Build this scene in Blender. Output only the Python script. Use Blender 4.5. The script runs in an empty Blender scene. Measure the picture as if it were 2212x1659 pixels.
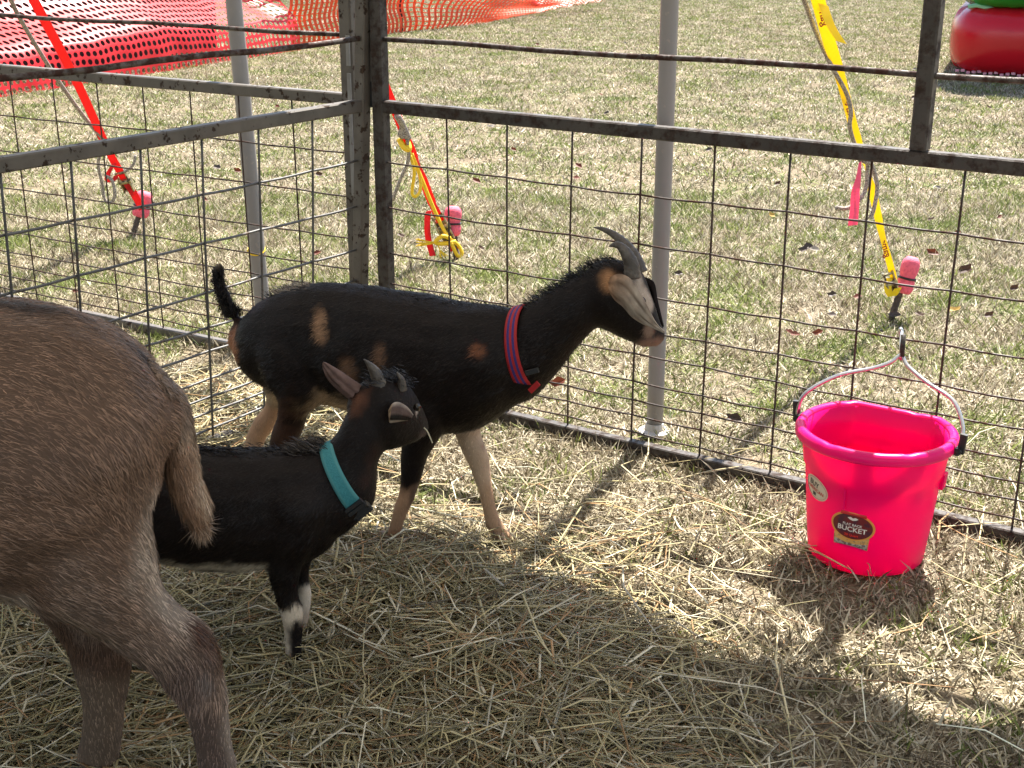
import bpy, bmesh, math, random
import numpy as np
from mathutils import Vector, Matrix
random.seed(7); RNG = np.random.default_rng(7)
R = math.radians
S = bpy.context.scene

# ------------------------------------------------------------------ camera
PITCH, CAM_H, FOC, PW, PH = R(19.4), 1.30, 2900.0, 2212.0, 1659.0
cam = bpy.data.cameras.new('camera'); cam.sensor_width = 36; cam.lens = 36*FOC/PW
cam.clip_start = 0.05; cam.clip_end = 600
co = bpy.data.objects.new('camera', cam); S.collection.objects.link(co)
co.location = (0, 0, CAM_H); co.rotation_euler = (R(90)-PITCH, 0, 0); S.camera = co
# ------------------------------------------------------------------ sky, sun, exposure
SUN_EL = R(59.5); SUN_D = Vector((0.40*math.cos(SUN_EL), 0.9165*math.cos(SUN_EL), math.sin(SUN_EL)))
w = bpy.data.worlds.new('World'); S.world = w; w.use_nodes = True
nt = w.node_tree; nt.nodes.clear()
sky = nt.nodes.new('ShaderNodeTexSky'); sky.sky_type = 'NISHITA'; sky.sun_disc = False
sky.sun_elevation = SUN_EL; sky.sun_rotation = math.atan2(SUN_D.x, SUN_D.y)
bg = nt.nodes.new('ShaderNodeBackground'); bg.inputs[1].default_value = 0.08
wo = nt.nodes.new('ShaderNodeOutputWorld')
nt.links.new(sky.outputs[0], bg.inputs[0]); nt.links.new(bg.outputs[0], wo.inputs[0])
sl = bpy.data.lights.new('sun', 'SUN'); sl.energy = 5.0; sl.angle = R(0.55); sl.color = (1, .95, .87)
so = bpy.data.objects.new('sun', sl); S.collection.objects.link(so)
so.rotation_euler = (-SUN_D).to_track_quat('-Z', 'Y').to_euler(); so.location = (3, 6, 9)
S.view_settings.view_transform = 'Standard'; S.view_settings.look = 'None'
S.view_settings.gamma = 1; S.view_settings.use_curve_mapping = False
S.view_settings.exposure = 1.88
S.cycles.max_bounces = 8; S.cycles.transparent_max_bounces = 12

# ------------------------------------------------------------------ measuring helpers (photo pixel -> place in the world)
_c, _s = math.cos(PITCH), math.sin(PITCH)
def _ray(x, y):
    a = (x-PW/2)/FOC; b = -(y-PH/2)/FOC
    return a, _c+b*_s, -_s+b*_c
def gnd(x, y, z=0.0):
    r = _ray(x, y); t = (z-CAM_H)/r[2]; return Vector((r[0]*t, r[1]*t, z))
def aty(x, y, Y):
    r = _ray(x, y); t = Y/r[1]; return Vector((r[0]*t, Y, CAM_H+r[2]*t))
def onpl(x, y, p0, n):
    r = _ray(x, y); t = (n[0]*p0[0]+n[1]*p0[1])/(n[0]*r[0]+n[1]*r[1])
    return Vector((r[0]*t, r[1]*t, CAM_H+r[2]*t))

# ------------------------------------------------------------------ object helpers
def tag(o, label=None, cat=None, group=None, kind=None):
    for k, v in (('label', label), ('category', cat), ('group', group), ('kind', kind)):
        if v: o[k] = v
    return o
def thing(name, label, cat, loc=(0, 0, 0), group=None):
    o = bpy.data.objects.new(name, None); S.collection.objects.link(o); o.location = loc
    o.empty_display_size = .1
    return tag(o, label, cat, group)
def wire_up(name, me, mat, parent=None, label=None):
    for m in (mat if isinstance(mat, (list, tuple)) else [mat]): me.materials.append(m)
    o = bpy.data.objects.new(name, me); S.collection.objects.link(o)
    if parent:
        o.parent = parent
        if parent.type == 'EMPTY': o.matrix_parent_inverse = Matrix.Translation(-Vector(parent.location))
    if label: o['label'] = label
    return o

class MB:
    """collects shapes into one mesh"""
    def __init__(s): s.v = []; s.f = []; s.m = []
    def add(s, vs, fs, mi=0):
        n = len(s.v); s.v += [tuple(v) for v in vs]; s.f += [tuple(i+n for i in f) for f in fs]; s.m += [mi]*len(fs); return s
    def beam(s, p, q, wd, ht, up=(0, 0, 1), mi=0, bev=0.0):
        p, q = Vector(p), Vector(q); d = (q-p).normalized(); x = d.cross(Vector(up)).normalized(); y = x.cross(d)
        a, b = wd/2, ht/2; c = min(a, b)*0.22
        ring = [(-a+c, -b), (a-c, -b), (a, -b+c), (a, b-c), (a-c, b), (-a+c, b), (-a, b-c), (-a, -b+c)]
        vs = [e+x*u+y*v for e in (p, q) for u, v in ring]
        fs = [(i, (i+1) % 8, 8+(i+1) % 8, 8+i) for i in range(8)]+[tuple(range(7, -1, -1)), tuple(range(8, 16))]
        return s.add(vs, fs, mi)
    def tube(s, pts, rad, n=6, mi=0, cap=True):
        pts = [Vector(p) for p in pts]; k = len(pts)
        rad = rad if isinstance(rad, (list, tuple)) else [rad]*k
        t0 = (pts[1]-pts[0]).normalized(); x = t0.orthogonal().normalized(); vs = []
        for i, p in enumerate(pts):
            t = (pts[min(i+1, k-1)]-pts[max(i-1, 0)]).normalized()
            x = (x-t*x.dot(t)).normalized(); y = t.cross(x)
            vs += [p+x*(rad[i]*math.cos(2*math.pi*j/n))+y*(rad[i]*math.sin(2*math.pi*j/n)) for j in range(n)]
        fs = [(i*n+j, i*n+(j+1) % n, (i+1)*n+(j+1) % n, (i+1)*n+j) for i in range(k-1) for j in range(n)]
        if cap: fs += [tuple(range(n-1, -1, -1)), tuple(range((k-1)*n, k*n))]
        return s.add(vs, fs, mi)
    def loft(s, st, N, n=16, mi=0):
        """st: (A, B, w) edge points and half thickness along N"""
        N = Vector(N).normalized(); vs = []; k = len(st)
        for A, B, wd in st:
            A, B = Vector(A), Vector(B); c = (A+B)/2; a = (A-B)/2
            vs += [c+a*math.cos(2*math.pi*j/n)+N*(wd*math.sin(2*math.pi*j/n)) for j in range(n)]
        fs = [(i*n+j, i*n+(j+1) % n, (i+1)*n+(j+1) % n, (i+1)*n+j) for i in range(k-1) for j in range(n)]
        for e, ring in ((0, range(n-1, -1, -1)), (k-1, range((k-1)*n, k*n))): fs.append(tuple(ring))
        return s.add(vs, fs, mi)
    def ribbon(s, pts, sides, th=0.0015, mi=0):
        """pts with half-width vectors; flat band with real thickness"""
        pts = [Vector(p) for p in pts]; sides = [Vector(q) for q in sides]; k = len(pts); vs = []
        for i in range(k):
            t = (pts[min(i+1, k-1)]-pts[max(i-1, 0)]).normalized(); nn = t.cross(sides[i]).normalized()*th/2
            vs += [pts[i]-sides[i]-nn, pts[i]+sides[i]-nn, pts[i]+sides[i]+nn, pts[i]-sides[i]+nn]
        fs = [(i*4+j, i*4+(j+1) % 4, i*4+4+(j+1) % 4, i*4+4+j) for i in range(k-1) for j in range(4)]+[(3, 2, 1, 0), tuple(range(4*k-4, 4*k))]
        return s.add(vs, fs, mi)
    def build(s, name, mat, parent=None, smooth=False, label=None):
        me = bpy.data.meshes.new(name); me.from_pydata(s.v, [], s.f); me.update()
        me.polygons.foreach_set('material_index', s.m)
        if smooth: me.polygons.foreach_set('use_smooth', [True]*len(s.f))
        return wire_up(name, me, mat, parent, label)

def np_mesh(name, V, F, col=None, smooth=False):
    me = bpy.data.meshes.new(name); nv, nf = len(V), len(F)
    me.vertices.add(nv); me.vertices.foreach_set('co', np.asarray(V, np.float32).ravel())
    me.loops.add(nf*3); me.loops.foreach_set('vertex_index', np.asarray(F, np.int32).ravel())
    me.polygons.add(nf); me.polygons.foreach_set('loop_start', np.arange(0, nf*3, 3, dtype=np.int32))
    try: me.polygons.foreach_set('loop_total', np.full(nf, 3, np.int32))
    except Exception: pass
    me.update(calc_edges=True)
    if smooth: me.polygons.foreach_set('use_smooth', np.ones(nf, bool))
    if col is not None:
        a = me.color_attributes.new('tint', 'FLOAT_COLOR', 'POINT')
        a.data.foreach_set('color', np.concatenate([col, np.ones((nv, 1))], 1).astype(np.float32).ravel())
    return me

def vnoise(P, sc, seed=0):
    """trilinear value noise, -1..1"""
    P = np.asarray(P)*sc+seed*17.31; I = np.floor(P).astype(np.int64); f = P-I; f = f*f*(3-2*f); out = 0
    for dx in (0, 1):
        for dy in (0, 1):
            for dz in (0, 1):
                h = (I[:, 0]+dx)*73856093 ^ (I[:, 1]+dy)*19349663 ^ (I[:, 2]+dz)*83492791
                h = (h ^ (h >> 13))*1274126177 & 0x7fffffff; h = ((h ^ (h >> 16)) & 0xffff)/32767.5-1
                out = out+h*(f[:, 0] if dx else 1-f[:, 0])*(f[:, 1] if dy else 1-f[:, 1])*(f[:, 2] if dz else 1-f[:, 2])
    return out

# ------------------------------------------------------------------ materials
def mat(name, col=(.5, .5, .5), rough=.6, metal=0.0, spec=.5, noise=None, bump=None, trans=0.0, attr=None):
    """noise: (scale, other colour, low, high[, detail]); bump: (scale, strength); attr: colour attribute multiplies"""
    m = bpy.data.materials.new(name); m.use_nodes = True; t = m.node_tree; L = t.links.new
    b = t.nodes['Principled BSDF']; b.inputs['Roughness'].default_value = rough; b.inputs['Metallic'].default_value = metal
    b.inputs['Specular IOR Level'].default_value = spec; b.inputs['Base Color'].default_value = (*col, 1)
    tc = t.nodes.new('ShaderNodeTexCoord'); src = None
    if attr:
        a = t.nodes.new('ShaderNodeAttribute'); a.attribute_name = attr; src = a.outputs['Color']
    if noise:
        n = t.nodes.new('ShaderNodeTexNoise'); n.inputs['Scale'].default_value = noise[0]
        n.inputs['Detail'].default_value = noise[4] if len(noise) > 4 else 5; L(tc.outputs['Object'], n.inputs['Vector'])
        r = t.nodes.new('ShaderNodeMapRange'); r.inputs[1].default_value = noise[2]; r.inputs[2].default_value = noise[3]; L(n.outputs['Fac'], r.inputs[0])
        x = t.nodes.new('ShaderNodeMix'); x.data_type = 'RGBA'; x.inputs[6].default_value = (*col, 1); x.inputs[7].default_value = (*noise[1], 1)
        if src: L(src, x.inputs[6])
        L(r.outputs[0], x.inputs[0]); src = x.outputs[2]
    if src: L(src, b.inputs['Base Color'])
    if bump:
        n2 = t.nodes.new('ShaderNodeTexNoise'); n2.inputs['Scale'].default_value = bump[0]; L(tc.outputs['Object'], n2.inputs['Vector'])
        bp = t.nodes.new('ShaderNodeBump'); bp.inputs['Strength'].default_value = bump[1]; bp.inputs['Distance'].default_value = .01
        L(n2.outputs['Fac'], bp.inputs['Height']); L(bp.outputs[0], b.inputs['Normal'])
    if trans:
        tr = t.nodes.new('ShaderNodeBsdfTranslucent'); tr.inputs[0].default_value = (*col, 1)
        if src: L(src, tr.inputs[0])
        ms = t.nodes.new('ShaderNodeMixShader'); ms.inputs[0].default_value = trans
        L(b.outputs[0], ms.inputs[1]); L(tr.outputs[0], ms.inputs[2]); L(ms.outputs[0], t.nodes['Material Output'].inputs[0])
    return m

def rust_mat(name, paint, rust, lo, hi, rough=.5):
    m = mat(name, paint, rough, .25, .5); t = m.node_tree; L = t.links.new; b = t.nodes['Principled BSDF']
    tc = t.nodes.new('ShaderNodeTexCoord')
    def nz(sc, det, a, c):
        n = t.nodes.new('ShaderNodeTexNoise'); n.inputs['Scale'].default_value = sc; n.inputs['Detail'].default_value = det
        n.inputs['Roughness'].default_value = .65; L(tc.outputs['Object'], n.inputs['Vector'])
        r = t.nodes.new('ShaderNodeMapRange'); r.inputs[1].default_value = a; r.inputs[2].default_value = c; L(n.outputs['Fac'], r.inputs[0]); return r.outputs[0]
    f = nz(38, 8, lo, hi); g = nz(9, 4, .35, .65); k = nz(120, 3, .3, .7)
    x0 = t.nodes.new('ShaderNodeMix'); x0.data_type = 'RGBA'; x0.inputs[6].default_value = (*paint, 1); x0.inputs[7].default_value = (*[p*.62 for p in paint], 1); L(g, x0.inputs[0])
    xr = t.nodes.new('ShaderNodeMix'); xr.data_type = 'RGBA'; xr.inputs[6].default_value = (*rust, 1); xr.inputs[7].default_value = (rust[0]*2.2, rust[1]*1.7, rust[2]*1.4, 1); L(k, xr.inputs[0])
    x = t.nodes.new('ShaderNodeMix'); x.data_type = 'RGBA'; L(x0.outputs[2], x.inputs[6]); L(xr.outputs[2], x.inputs[7]); L(f, x.inputs[0])
    L(x.outputs[2], b.inputs['Base Color'])
    rr = t.nodes.new('ShaderNodeMapRange'); rr.inputs[3].default_value = rough; rr.inputs[4].default_value = .9; L(f, rr.inputs[0]); L(rr.outputs[0], b.inputs['Roughness'])
    bp = t.nodes.new('ShaderNodeBump'); bp.inputs['Strength'].default_value = .4; bp.inputs['Distance'].default_value = .002; bp.invert = True
    L(f, bp.inputs['Height']); L(bp.outputs[0], b.inputs['Normal'])
    return m

M = {}
M['steel'] = rust_mat('galvanised_steel', (.125, .110, .094), (.022, .015, .010), .57, .61)
M['steel_dark'] = rust_mat('weathered_shaded_steel', (.062, .053, .046), (.018, .012, .009), .44, .62)  # paint darkened to carry the backlit shade; rust mottling is wear
M['steel_pale'] = rust_mat('pale_steel', (.26, .255, .25), (.06, .03, .02), .6, .66)
M['rod'] = rust_mat('rusty_rod', (.10, .083, .073), (.025, .011, .008), .42, .56)
M['wire'] = rust_mat('dark_wire', (.06, .046, .04), (.035, .018, .012), .45, .6)
M['wire_grey'] = rust_mat('zinc_wire', (.125, .122, .118), (.07, .055, .045), .55, .68)
M['pole'] = mat('white_enamel', (.25, .235, .23), .38, 0, .5, noise=(70, (.30, .27, .25), .66, .70, 6), bump=(300, .03))
M['plate'] = mat('base_plate', (.5, .48, .45), .6, .2)
M['canvas'] = mat('tent_fabric', (.80, .80, .80), .7, trans=.12)
M['red_web'] = mat('red_webbing', (.80, .012, .02), .5, trans=.35, bump=(900, .3))
M['yel_web'] = mat('yellow_webbing', (.95, .74, .01), .45, trans=.4)
M['yel_rope'] = mat('yellow_rope', (.85, .55, .02), .6)
M['rope'] = mat('grey_rope', (.42, .37, .31), .85, noise=(260, (.12, .10, .09), .42, .6))
M['foam'] = mat('pink_foam', (.86, .13, .19), .8, noise=(120, (.7, .09, .14), .45, .7), bump=(260, .25))
M['pink_tape'] = mat('pink_flagging_tape', (.95, .18, .32), .4, trans=.5)
M['ratchet'] = mat('ratchet_steel', (.42, .36, .22), .35, .8, noise=(60, (.08, .07, .06), .5, .62))
M['black'] = mat('black_rubber', (.012, .012, .013), .5)
M['rebar'] = mat('rebar', (.075, .055, .045), .75, .3, noise=(60, (.15, .10, .07), .5, .7), bump=(150, .4))
M['net_red'] = mat('orange_safety_net', (.74, .026, .030), .42, 0, .4, trans=.32)
M['net_far'] = mat('orange_strand_net', (.90, .13, .035), .45, trans=.30)
M['dark_thing'] = mat('dark_bulk_surface', (.02, .02, .025), .6, bump=(8, .3))
M['inf_red'] = mat('red_vinyl', (.55, .008, .016), .22, 0, .35)
M['inf_green'] = mat('green_vinyl', (.015, .20, .02), .25, 0, .35)
M['inf_trim'] = mat('pink_vinyl_trim', (.80, .35, .38), .5)
M['sil'] = mat('black_ink', (.02, .012, .012), .6)
M['bail'] = mat('zinc_bail', (.62, .62, .62), .28, .9)
M['horn'] = mat('goat_horn', (.055, .044, .035), .5, noise=(60, (.12, .10, .08), .45, .7), bump=(120, .3))
M['hoof'] = mat('goat_hoof', (.10, .08, .06), .6)
M['coat'] = mat('animal_coat', (.1, .08, .06), .6, 0, .2, attr='tint', bump=(260, .2))
M['fur'] = mat('animal_fur', (.1, .08, .06), .42, 0, .28, attr='tint')
M['ear'] = mat('goat_ear', (.4, .3, .22), .75, 0, .2, attr='tint', bump=(90, .25), trans=.12)
M['eye'] = mat('goat_eye', (.01, .007, .004), .08, 0, .6)

# ================================================================== GROUND
def ground_mat():
    m = mat('dry_lawn_soil', (.2, .16, .1), .95, 0, .1); t = m.node_tree; L = t.links.new; b = t.nodes['Principled BSDF']
    tc = t.nodes.new('ShaderNodeTexCoord'); prev = None
    def nz(sc, det, a, c):
        n = t.nodes.new('ShaderNodeTexNoise'); n.inputs['Scale'].default_value = sc; n.inputs['Detail'].default_value = det
        L(tc.outputs['Object'], n.inputs['Vector']); r = t.nodes.new('ShaderNodeMapRange'); r.inputs[1].default_value = a; r.inputs[2].default_value = c
        L(n.outputs['Fac'], r.inputs[0]); return r.outputs[0], n.outputs['Fac']
    def mx(f, a, c):
        x = t.nodes.new('ShaderNodeMix'); x.data_type = 'RGBA'; L(f, x.inputs[0])
        for i, q in ((6, a), (7, c)):
            if isinstance(q, tuple): x.inputs[i].default_value = (*q, 1)
            else: L(q, x.inputs[i])
        return x.outputs[2]
    f1, _ = nz(160, 6, .35, .65); f2, _ = nz(1.3, 5, .48, .66); f3, h = nz(30, 6, .4, .7)
    c = mx(f1, (.075, .055, .038), (.26, .21, .14)); c2 = mx(f1, (.05, .055, .02), (.17, .17, .07))
    c = mx(f2, c, c2); c = mx(f3, c, (.22, .175, .12)); L(c, b.inputs['Base Color'])
    bp = t.nodes.new('ShaderNodeBump'); bp.inputs['Strength'].default_value = .8; bp.inputs['Distance'].default_value = .02
    L(h, bp.inputs['Height']); L(bp.outputs[0], b.inputs['Normal']); return m
M['ground'] = ground_mat()
# hay-heap height field, world coordinates
HAY_POLY = [tuple(gnd(*p).xy) for p in ((-420, 1330), (-300, 1220), (250, 1205), (560, 1215), (790, 1180), (960, 1190), (1150, 1215), (1240, 1255), (1330, 1325), (1420, 1420), (1510, 1540), (1560, 1640), (1600, 1850), (-700, 1850))]
def poly_sd(P, poly):
    """signed distance, negative inside"""
    P = np.asarray(P)[:, :2]; d = np.full(len(P), 1e9); ins = np.zeros(len(P), bool)
    for i in range(len(poly)):
        a = np.array(poly[i]); b = np.array(poly[(i+1) % len(poly)]); e = b-a; q = P-a
        t = np.clip((q@e)/(e@e), 0, 1); d = np.minimum(d, np.hypot(*(q-t[:, None]*e).T))
        c = ((a[1] > P[:, 1]) != (b[1] > P[:, 1])); ins ^= c & (P[:, 0] < e[0]*(P[:, 1]-a[1])/(e[1]+1e-12)+a[0])
    return np.where(ins, -d, d)
def hay_h(P):
    P = np.asarray(P); sd = poly_sd(P, HAY_POLY); Q = np.c_[P[:, :2], np.zeros(len(P))]
    k = np.clip((-sd+.04)/.34, 0, 1); k = k*k*(3-2*k)
    return k*(.045+.018*vnoise(Q, 3.2, 3)+.012*vnoise(Q, 8, 5)) + np.where(sd < .1, .003, 0)
def ground_h(P):
    P = np.asarray(P); Q = np.c_[P[:, :2], np.zeros(len(P))]
    return .006*vnoise(Q, 4, 1)+.004*vnoise(Q, 11, 2)-.006
def grid_axis():
    a = [0.]; st = .05
    while a[-1] < 150:
        a.append(a[-1]+st)
        if a[-1] > 3: st *= 1.16
    return a
ax = grid_axis(); xs = np.array([-q for q in ax[:0:-1]]+ax); ys = np.array([2.5-q for q in ax[:0:-1]]+[2.5+q for q in ax])
GX, GY = np.meshgrid(xs, ys); GP = np.c_[GX.ravel(), GY.ravel()]
near = np.clip(1-(np.hypot(GP[:, 0], GP[:, 1]-2.5)-3)/3, 0, 1)
V = np.c_[GP, ground_h(GP)*near]
nx, ny = len(xs), len(ys); I = np.arange(nx*ny).reshape(ny, nx)
a, b, c, d = I[:-1, :-1].ravel(), I[:-1, 1:].ravel(), I[1:, 1:].ravel(), I[1:, :-1].ravel()
me = np_mesh('ground', V, np.r_[np.c_[a, b, c], np.c_[a, c, d]], smooth=True)
tag(wire_up('ground', me, M['ground']), kind='structure')

# ------------------------------------------------------------------ grass (stuff: clumps scattered by geometry nodes)
def blade_mat():
    m = mat('dry_grass', (.4, .33, .2), .65, 0, .25); t = m.node_tree; L = t.links.new; b = t.nodes['Principled BSDF']
    at = t.nodes.new('ShaderNodeAttribute'); at.attribute_name = 'tint'   # r: dry/green lot, g: value
    g = t.nodes.new('ShaderNodeNewGeometry'); sp = t.nodes.new('ShaderNodeSeparateColor'); L(at.outputs['Color'], sp.inputs[0])
    n = t.nodes.new('ShaderNodeTexNoise'); n.inputs['Scale'].default_value = 3.2; n.inputs['Detail'].default_value = 6; n.inputs['Roughness'].default_value = .62; L(g.outputs['Position'], n.inputs['Vector'])
    r = t.nodes.new('ShaderNodeMapRange'); r.inputs[1].default_value = .42; r.inputs[2].default_value = .71; r.inputs[3].default_value = .12; r.inputs[4].default_value = 1.0; L(n.outputs['Fac'], r.inputs[0])
    vm = t.nodes.new('ShaderNodeVectorMath'); vm.operation = 'DOT_PRODUCT'; vm.inputs[1].default_value = (.5516, .8341, 0); L(g.outputs['Position'], vm.inputs[0])   # trampled and drier inside the pen
    pr = t.nodes.new('ShaderNodeMapRange'); pr.inputs[1].default_value = 2.55; pr.inputs[2].default_value = 2.95; pr.inputs[3].default_value = .30; pr.inputs[4].default_value = 0; L(vm.outputs['Value'], pr.inputs[0])
    sb = t.nodes.new('ShaderNodeMath'); sb.operation = 'SUBTRACT'; L(r.outputs[0], sb.inputs[0]); L(pr.outputs[0], sb.inputs[1])
    lt = t.nodes.new('ShaderNodeMath'); lt.operation = 'LESS_THAN'; L(sp.outputs[0], lt.inputs[0]); L(sb.outputs[0], lt.inputs[1])
    cr = t.nodes.new('ShaderNodeValToRGB'); e = cr.color_ramp.elements
    e[0].position = 0; e[0].color = (.09, .066, .038, 1); e[1].position = 1; e[1].color = (.74, .66, .49, 1)
    q = cr.color_ramp.elements.new(.45); q.color = (.27, .225, .145, 1); L(sp.outputs[1], cr.inputs[0])
    cg = t.nodes.new('ShaderNodeValToRGB'); e = cg.color_ramp.elements
    e[0].color = (.045, .07, .014, 1); e[1].color = (.30, .34, .10, 1); L(sp.outputs[1], cg.inputs[0])
    x = t.nodes.new('ShaderNodeMix'); x.data_type = 'RGBA'; L(lt.outputs[0], x.inputs[0]); L(cr.outputs[0], x.inputs[6]); L(cg.outputs[0], x.inputs[7])
    L(x.outputs[2], b.inputs['Base Color'])
    tr = t.nodes.new('ShaderNodeBsdfTranslucent'); L(x.outputs[2], tr.inputs[0]); ms = t.nodes.new('ShaderNodeMixShader'); ms.inputs[0].default_value = .28
    L(b.outputs[0], ms.inputs[1]); L(tr.outputs[0], ms.inputs[2]); L(ms.outputs[0], t.nodes['Material Output'].inputs[0]); return m
M['blade'] = blade_mat()
def strands(P, D, W, L, bend, wid, tints, nseg=2):
    """tapered flat strands. P roots, D unit directions, W unit width dirs, bend vector added with t^2"""
    n = len(P); vs = []; cols = []
    for k in range(nseg):
        t = k/nseg; c = P+D*(L*t)[:, None]+bend*(t*t); h = W*(wid*(1-.55*t))[:, None]/2
        vs += [c-h, c+h]
    vs.append(P+D*L[:, None]+bend); V = np.stack(vs, 1).reshape(-1, 3); m = 2*nseg+1; o = np.arange(n)*m; F = []
    for k in range(nseg-1): F += [np.c_[o+2*k, o+2*k+1, o+2*k+3], np.c_[o+2*k, o+2*k+3, o+2*k+2]]
    F.append(np.c_[o+2*nseg-2, o+2*nseg-1, o+2*nseg])
    return V, np.concatenate(F), np.repeat(tints, m, 0)
def unit(a): return a/np.maximum(np.linalg.norm(a, axis=1, keepdims=True), 1e-9)
def clump(i, n, rad, far):
    g = np.random.default_rng(100+i); r = rad*np.sqrt(g.random(n)); th = g.random(n)*6.283
    P = np.c_[r*np.cos(th), r*np.sin(th), -.004+g.random(n)*.006]
    lie = g.random(n) < .62; up = np.where(lie, .10+.30*g.random(n), .9+1.2*g.random(n)); az = g.random(n)*6.283
    D = unit(np.c_[np.cos(az), np.sin(az), up]); L = np.where(lie, .018+.036*g.random(n), .014+.036*g.random(n)**1.5)
    W = unit(np.cross(D, np.where(lie[:, None], np.array([0, 0, 1.]), np.c_[g.normal(size=(n, 2)), .2*np.ones(n)])))
    bend = np.c_[g.normal(size=(n, 2))*.007, -np.where(lie, .004, .003)*g.random(n)]
    wid = (.0022+.0026*g.random(n))*(1.45 if far else 1)
    tint = np.c_[np.where(lie, .25+.75*g.random(n), .85*g.random(n)), g.random(n), np.zeros(n)]
    V, F, Cc = strands(P, D, W, L*(.85 if far else 1), bend, wid, tint); me = np_mesh('grass_clump', V, F, Cc); me.materials.append(M['blade']); return me
def scatter(name, pts, meshes, smin, smax, kind='stuff'):
    coll = bpy.data.collections.new(name+'_clumps')
    for q in meshes: coll.objects.link(bpy.data.objects.new('clump', q))
    me = bpy.data.meshes.new(name); me.from_pydata([tuple(p) for p in pts], [], [])
    o = bpy.data.objects.new(name, me); S.collection.objects.link(o)
    ng = bpy.data.node_groups.new(name, 'GeometryNodeTree')
    ng.interface.new_socket('Geometry', in_out='INPUT', socket_type='NodeSocketGeometry'); ng.interface.new_socket('Geometry', in_out='OUTPUT', socket_type='NodeSocketGeometry')
    N = ng.nodes.new; gi, go = N('NodeGroupInput'), N('NodeGroupOutput'); ip = N('GeometryNodeInstanceOnPoints'); ci = N('GeometryNodeCollectionInfo')
    m2p = N('GeometryNodeMeshToPoints')
    ci.inputs[0].default_value = coll; ci.inputs['Separate Children'].default_value = True; ci.inputs['Reset Children'].default_value = True
    rz = N('FunctionNodeRandomValue'); rz.data_type = 'FLOAT_VECTOR'; rz.inputs[0].default_value = (-.08, -.08, 0); rz.inputs[1].default_value = (.08, .08, 6.283)
    rs = N('FunctionNodeRandomValue'); rs.data_type = 'FLOAT'; rs.inputs[2].default_value = smin; rs.inputs[3].default_value = smax
    ri = N('FunctionNodeRandomValue'); ri.data_type = 'INT'; ri.inputs[4].default_value = 0; ri.inputs[5].default_value = len(meshes)-1
    for k, nn in enumerate((rz, rs, ri)): nn.inputs['Seed'].default_value = 11+k
    l = ng.links.new
    l(gi.outputs[0], m2p.inputs[0]); l(m2p.outputs[0], ip.inputs['Points']); l(ci.outputs[0], ip.inputs['Instance']); ip.inputs['Pick Instance'].default_value = True
    l(ri.outputs[2], ip.inputs['Instance Index']); l(rz.outputs[0], ip.inputs['Rotation']); l(rs.outputs[1], ip.inputs['Scale']); l(ip.outputs[0], go.inputs[0])
    md = o.modifiers.new('scatter', 'NODES'); md.node_group = ng
    return tag(o, kind=kind)
def lawn_pts(y0, y1, dens, side):
    n = int(dens*(y1-y0)*2*(side+.42*y1)); y = y0+(y1-y0)*RNG.random(n); x = (RNG.random(n)*2-1)*(side+.42*y1)
    k = np.abs(x) < side+.42*y; P = np.c_[x[k], y[k]]; sd = poly_sd(P, HAY_POLY); P = P[(sd > -.12)]
    fade = np.clip(1-(np.hypot(P[:, 0], P[:, 1]-2.5)-3)/3, 0, 1)
    return np.c_[P, ground_h(P)*fade]
near_cl = [clump(i, 90, .075, False) for i in range(8)]; far_cl = [clump(20+i, 110, .13, True) for i in range(7)]
scatter('grass', lawn_pts(1.3, 6.5, 330, .9), near_cl, .8, 1.35)
scatter('grass', lawn_pts(6.5, 30, 95, 1.6), far_cl, .8, 1.4)

# ================================================================== TENT POLES AND CANOPY
DC = Vector((.8341, -.5516, 0)); NC = Vector((.5516, .8341, 0))       # along the right-hand fence, and outward
def tent_pole(name, label, base, top_lean, r, z1=1.9, band=None):
    base = Vector((base[0], base[1], 0)); t = thing(name, label, 'tent pole', base, 'white poles of the tent')
    p = [base+Vector(top_lean)*(z/z1)+Vector((0, 0, z)) for z in np.linspace(.004, z1, 14)]
    MB().tube(p, r, 20).build('shaft', M['pole'], t, True)
    f = MB(); f.tube([base+Vector((0, 0, .001)), base+Vector((0, 0, .009)), base+Vector((0, 0, .013)), base+Vector((0, 0, .03))], [r*2.0, r*2.0, r*1.3, r*1.08], 16)
    f.build('foot_plate', M['plate'], t)
    if band:
        c = aty(*band); rr = [c+Vector((math.cos(a)*(r+.002), math.sin(a)*(r+.002), .012*math.sin(a))) for a in np.linspace(0, 6.283, 20)]
        MB().tube(rr, .003, 5).build('tie_band', M['yel_rope'], t)
    return t
tent_pole('tent_pole', 'white pole rising behind the goat\'s head outside the right hand fence', (.376, 3.30), (-.004, 0, 0), .0215)
pb = gnd(574, 735)
tent_pole('tent_pole', 'white pole behind the left mesh panels, leaning a little left', pb.xy, (-.055, 0, 0), .0245, band=(553.5, 539, pb.y-.0))
can = thing('tent_canopy', 'white tent canopy with scalloped valance overhead, shading the near hay', 'tent', (.376, 3.30, 1.9))
P0 = Vector((.376, 3.30, 0))+NC*.02
cm = MB(); Ls = np.linspace(-6, 5, 23)
prof = [(0, 1.90), (-1.3, 2.35), (-2.6, 2.75), (-3.9, 2.35), (-5.2, 1.90)]
vs = [P0+DC*s+NC*d+Vector((0, 0, z-.05*math.sin(math.pi*((i % 4)/4)))) for d, z in prof for i, s in enumerate(Ls)]
n = len(Ls); cm.add(vs, [(j*n+i, j*n+i+1, (j+1)*n+i+1, (j+1)*n+i) for j in range(len(prof)-1) for i in range(n-1)]); cm.build('roof', M['canvas'], can, True)
vm = MB(); Lv = np.linspace(-6, 5, 331); bot = 1.628
vs = []
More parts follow.
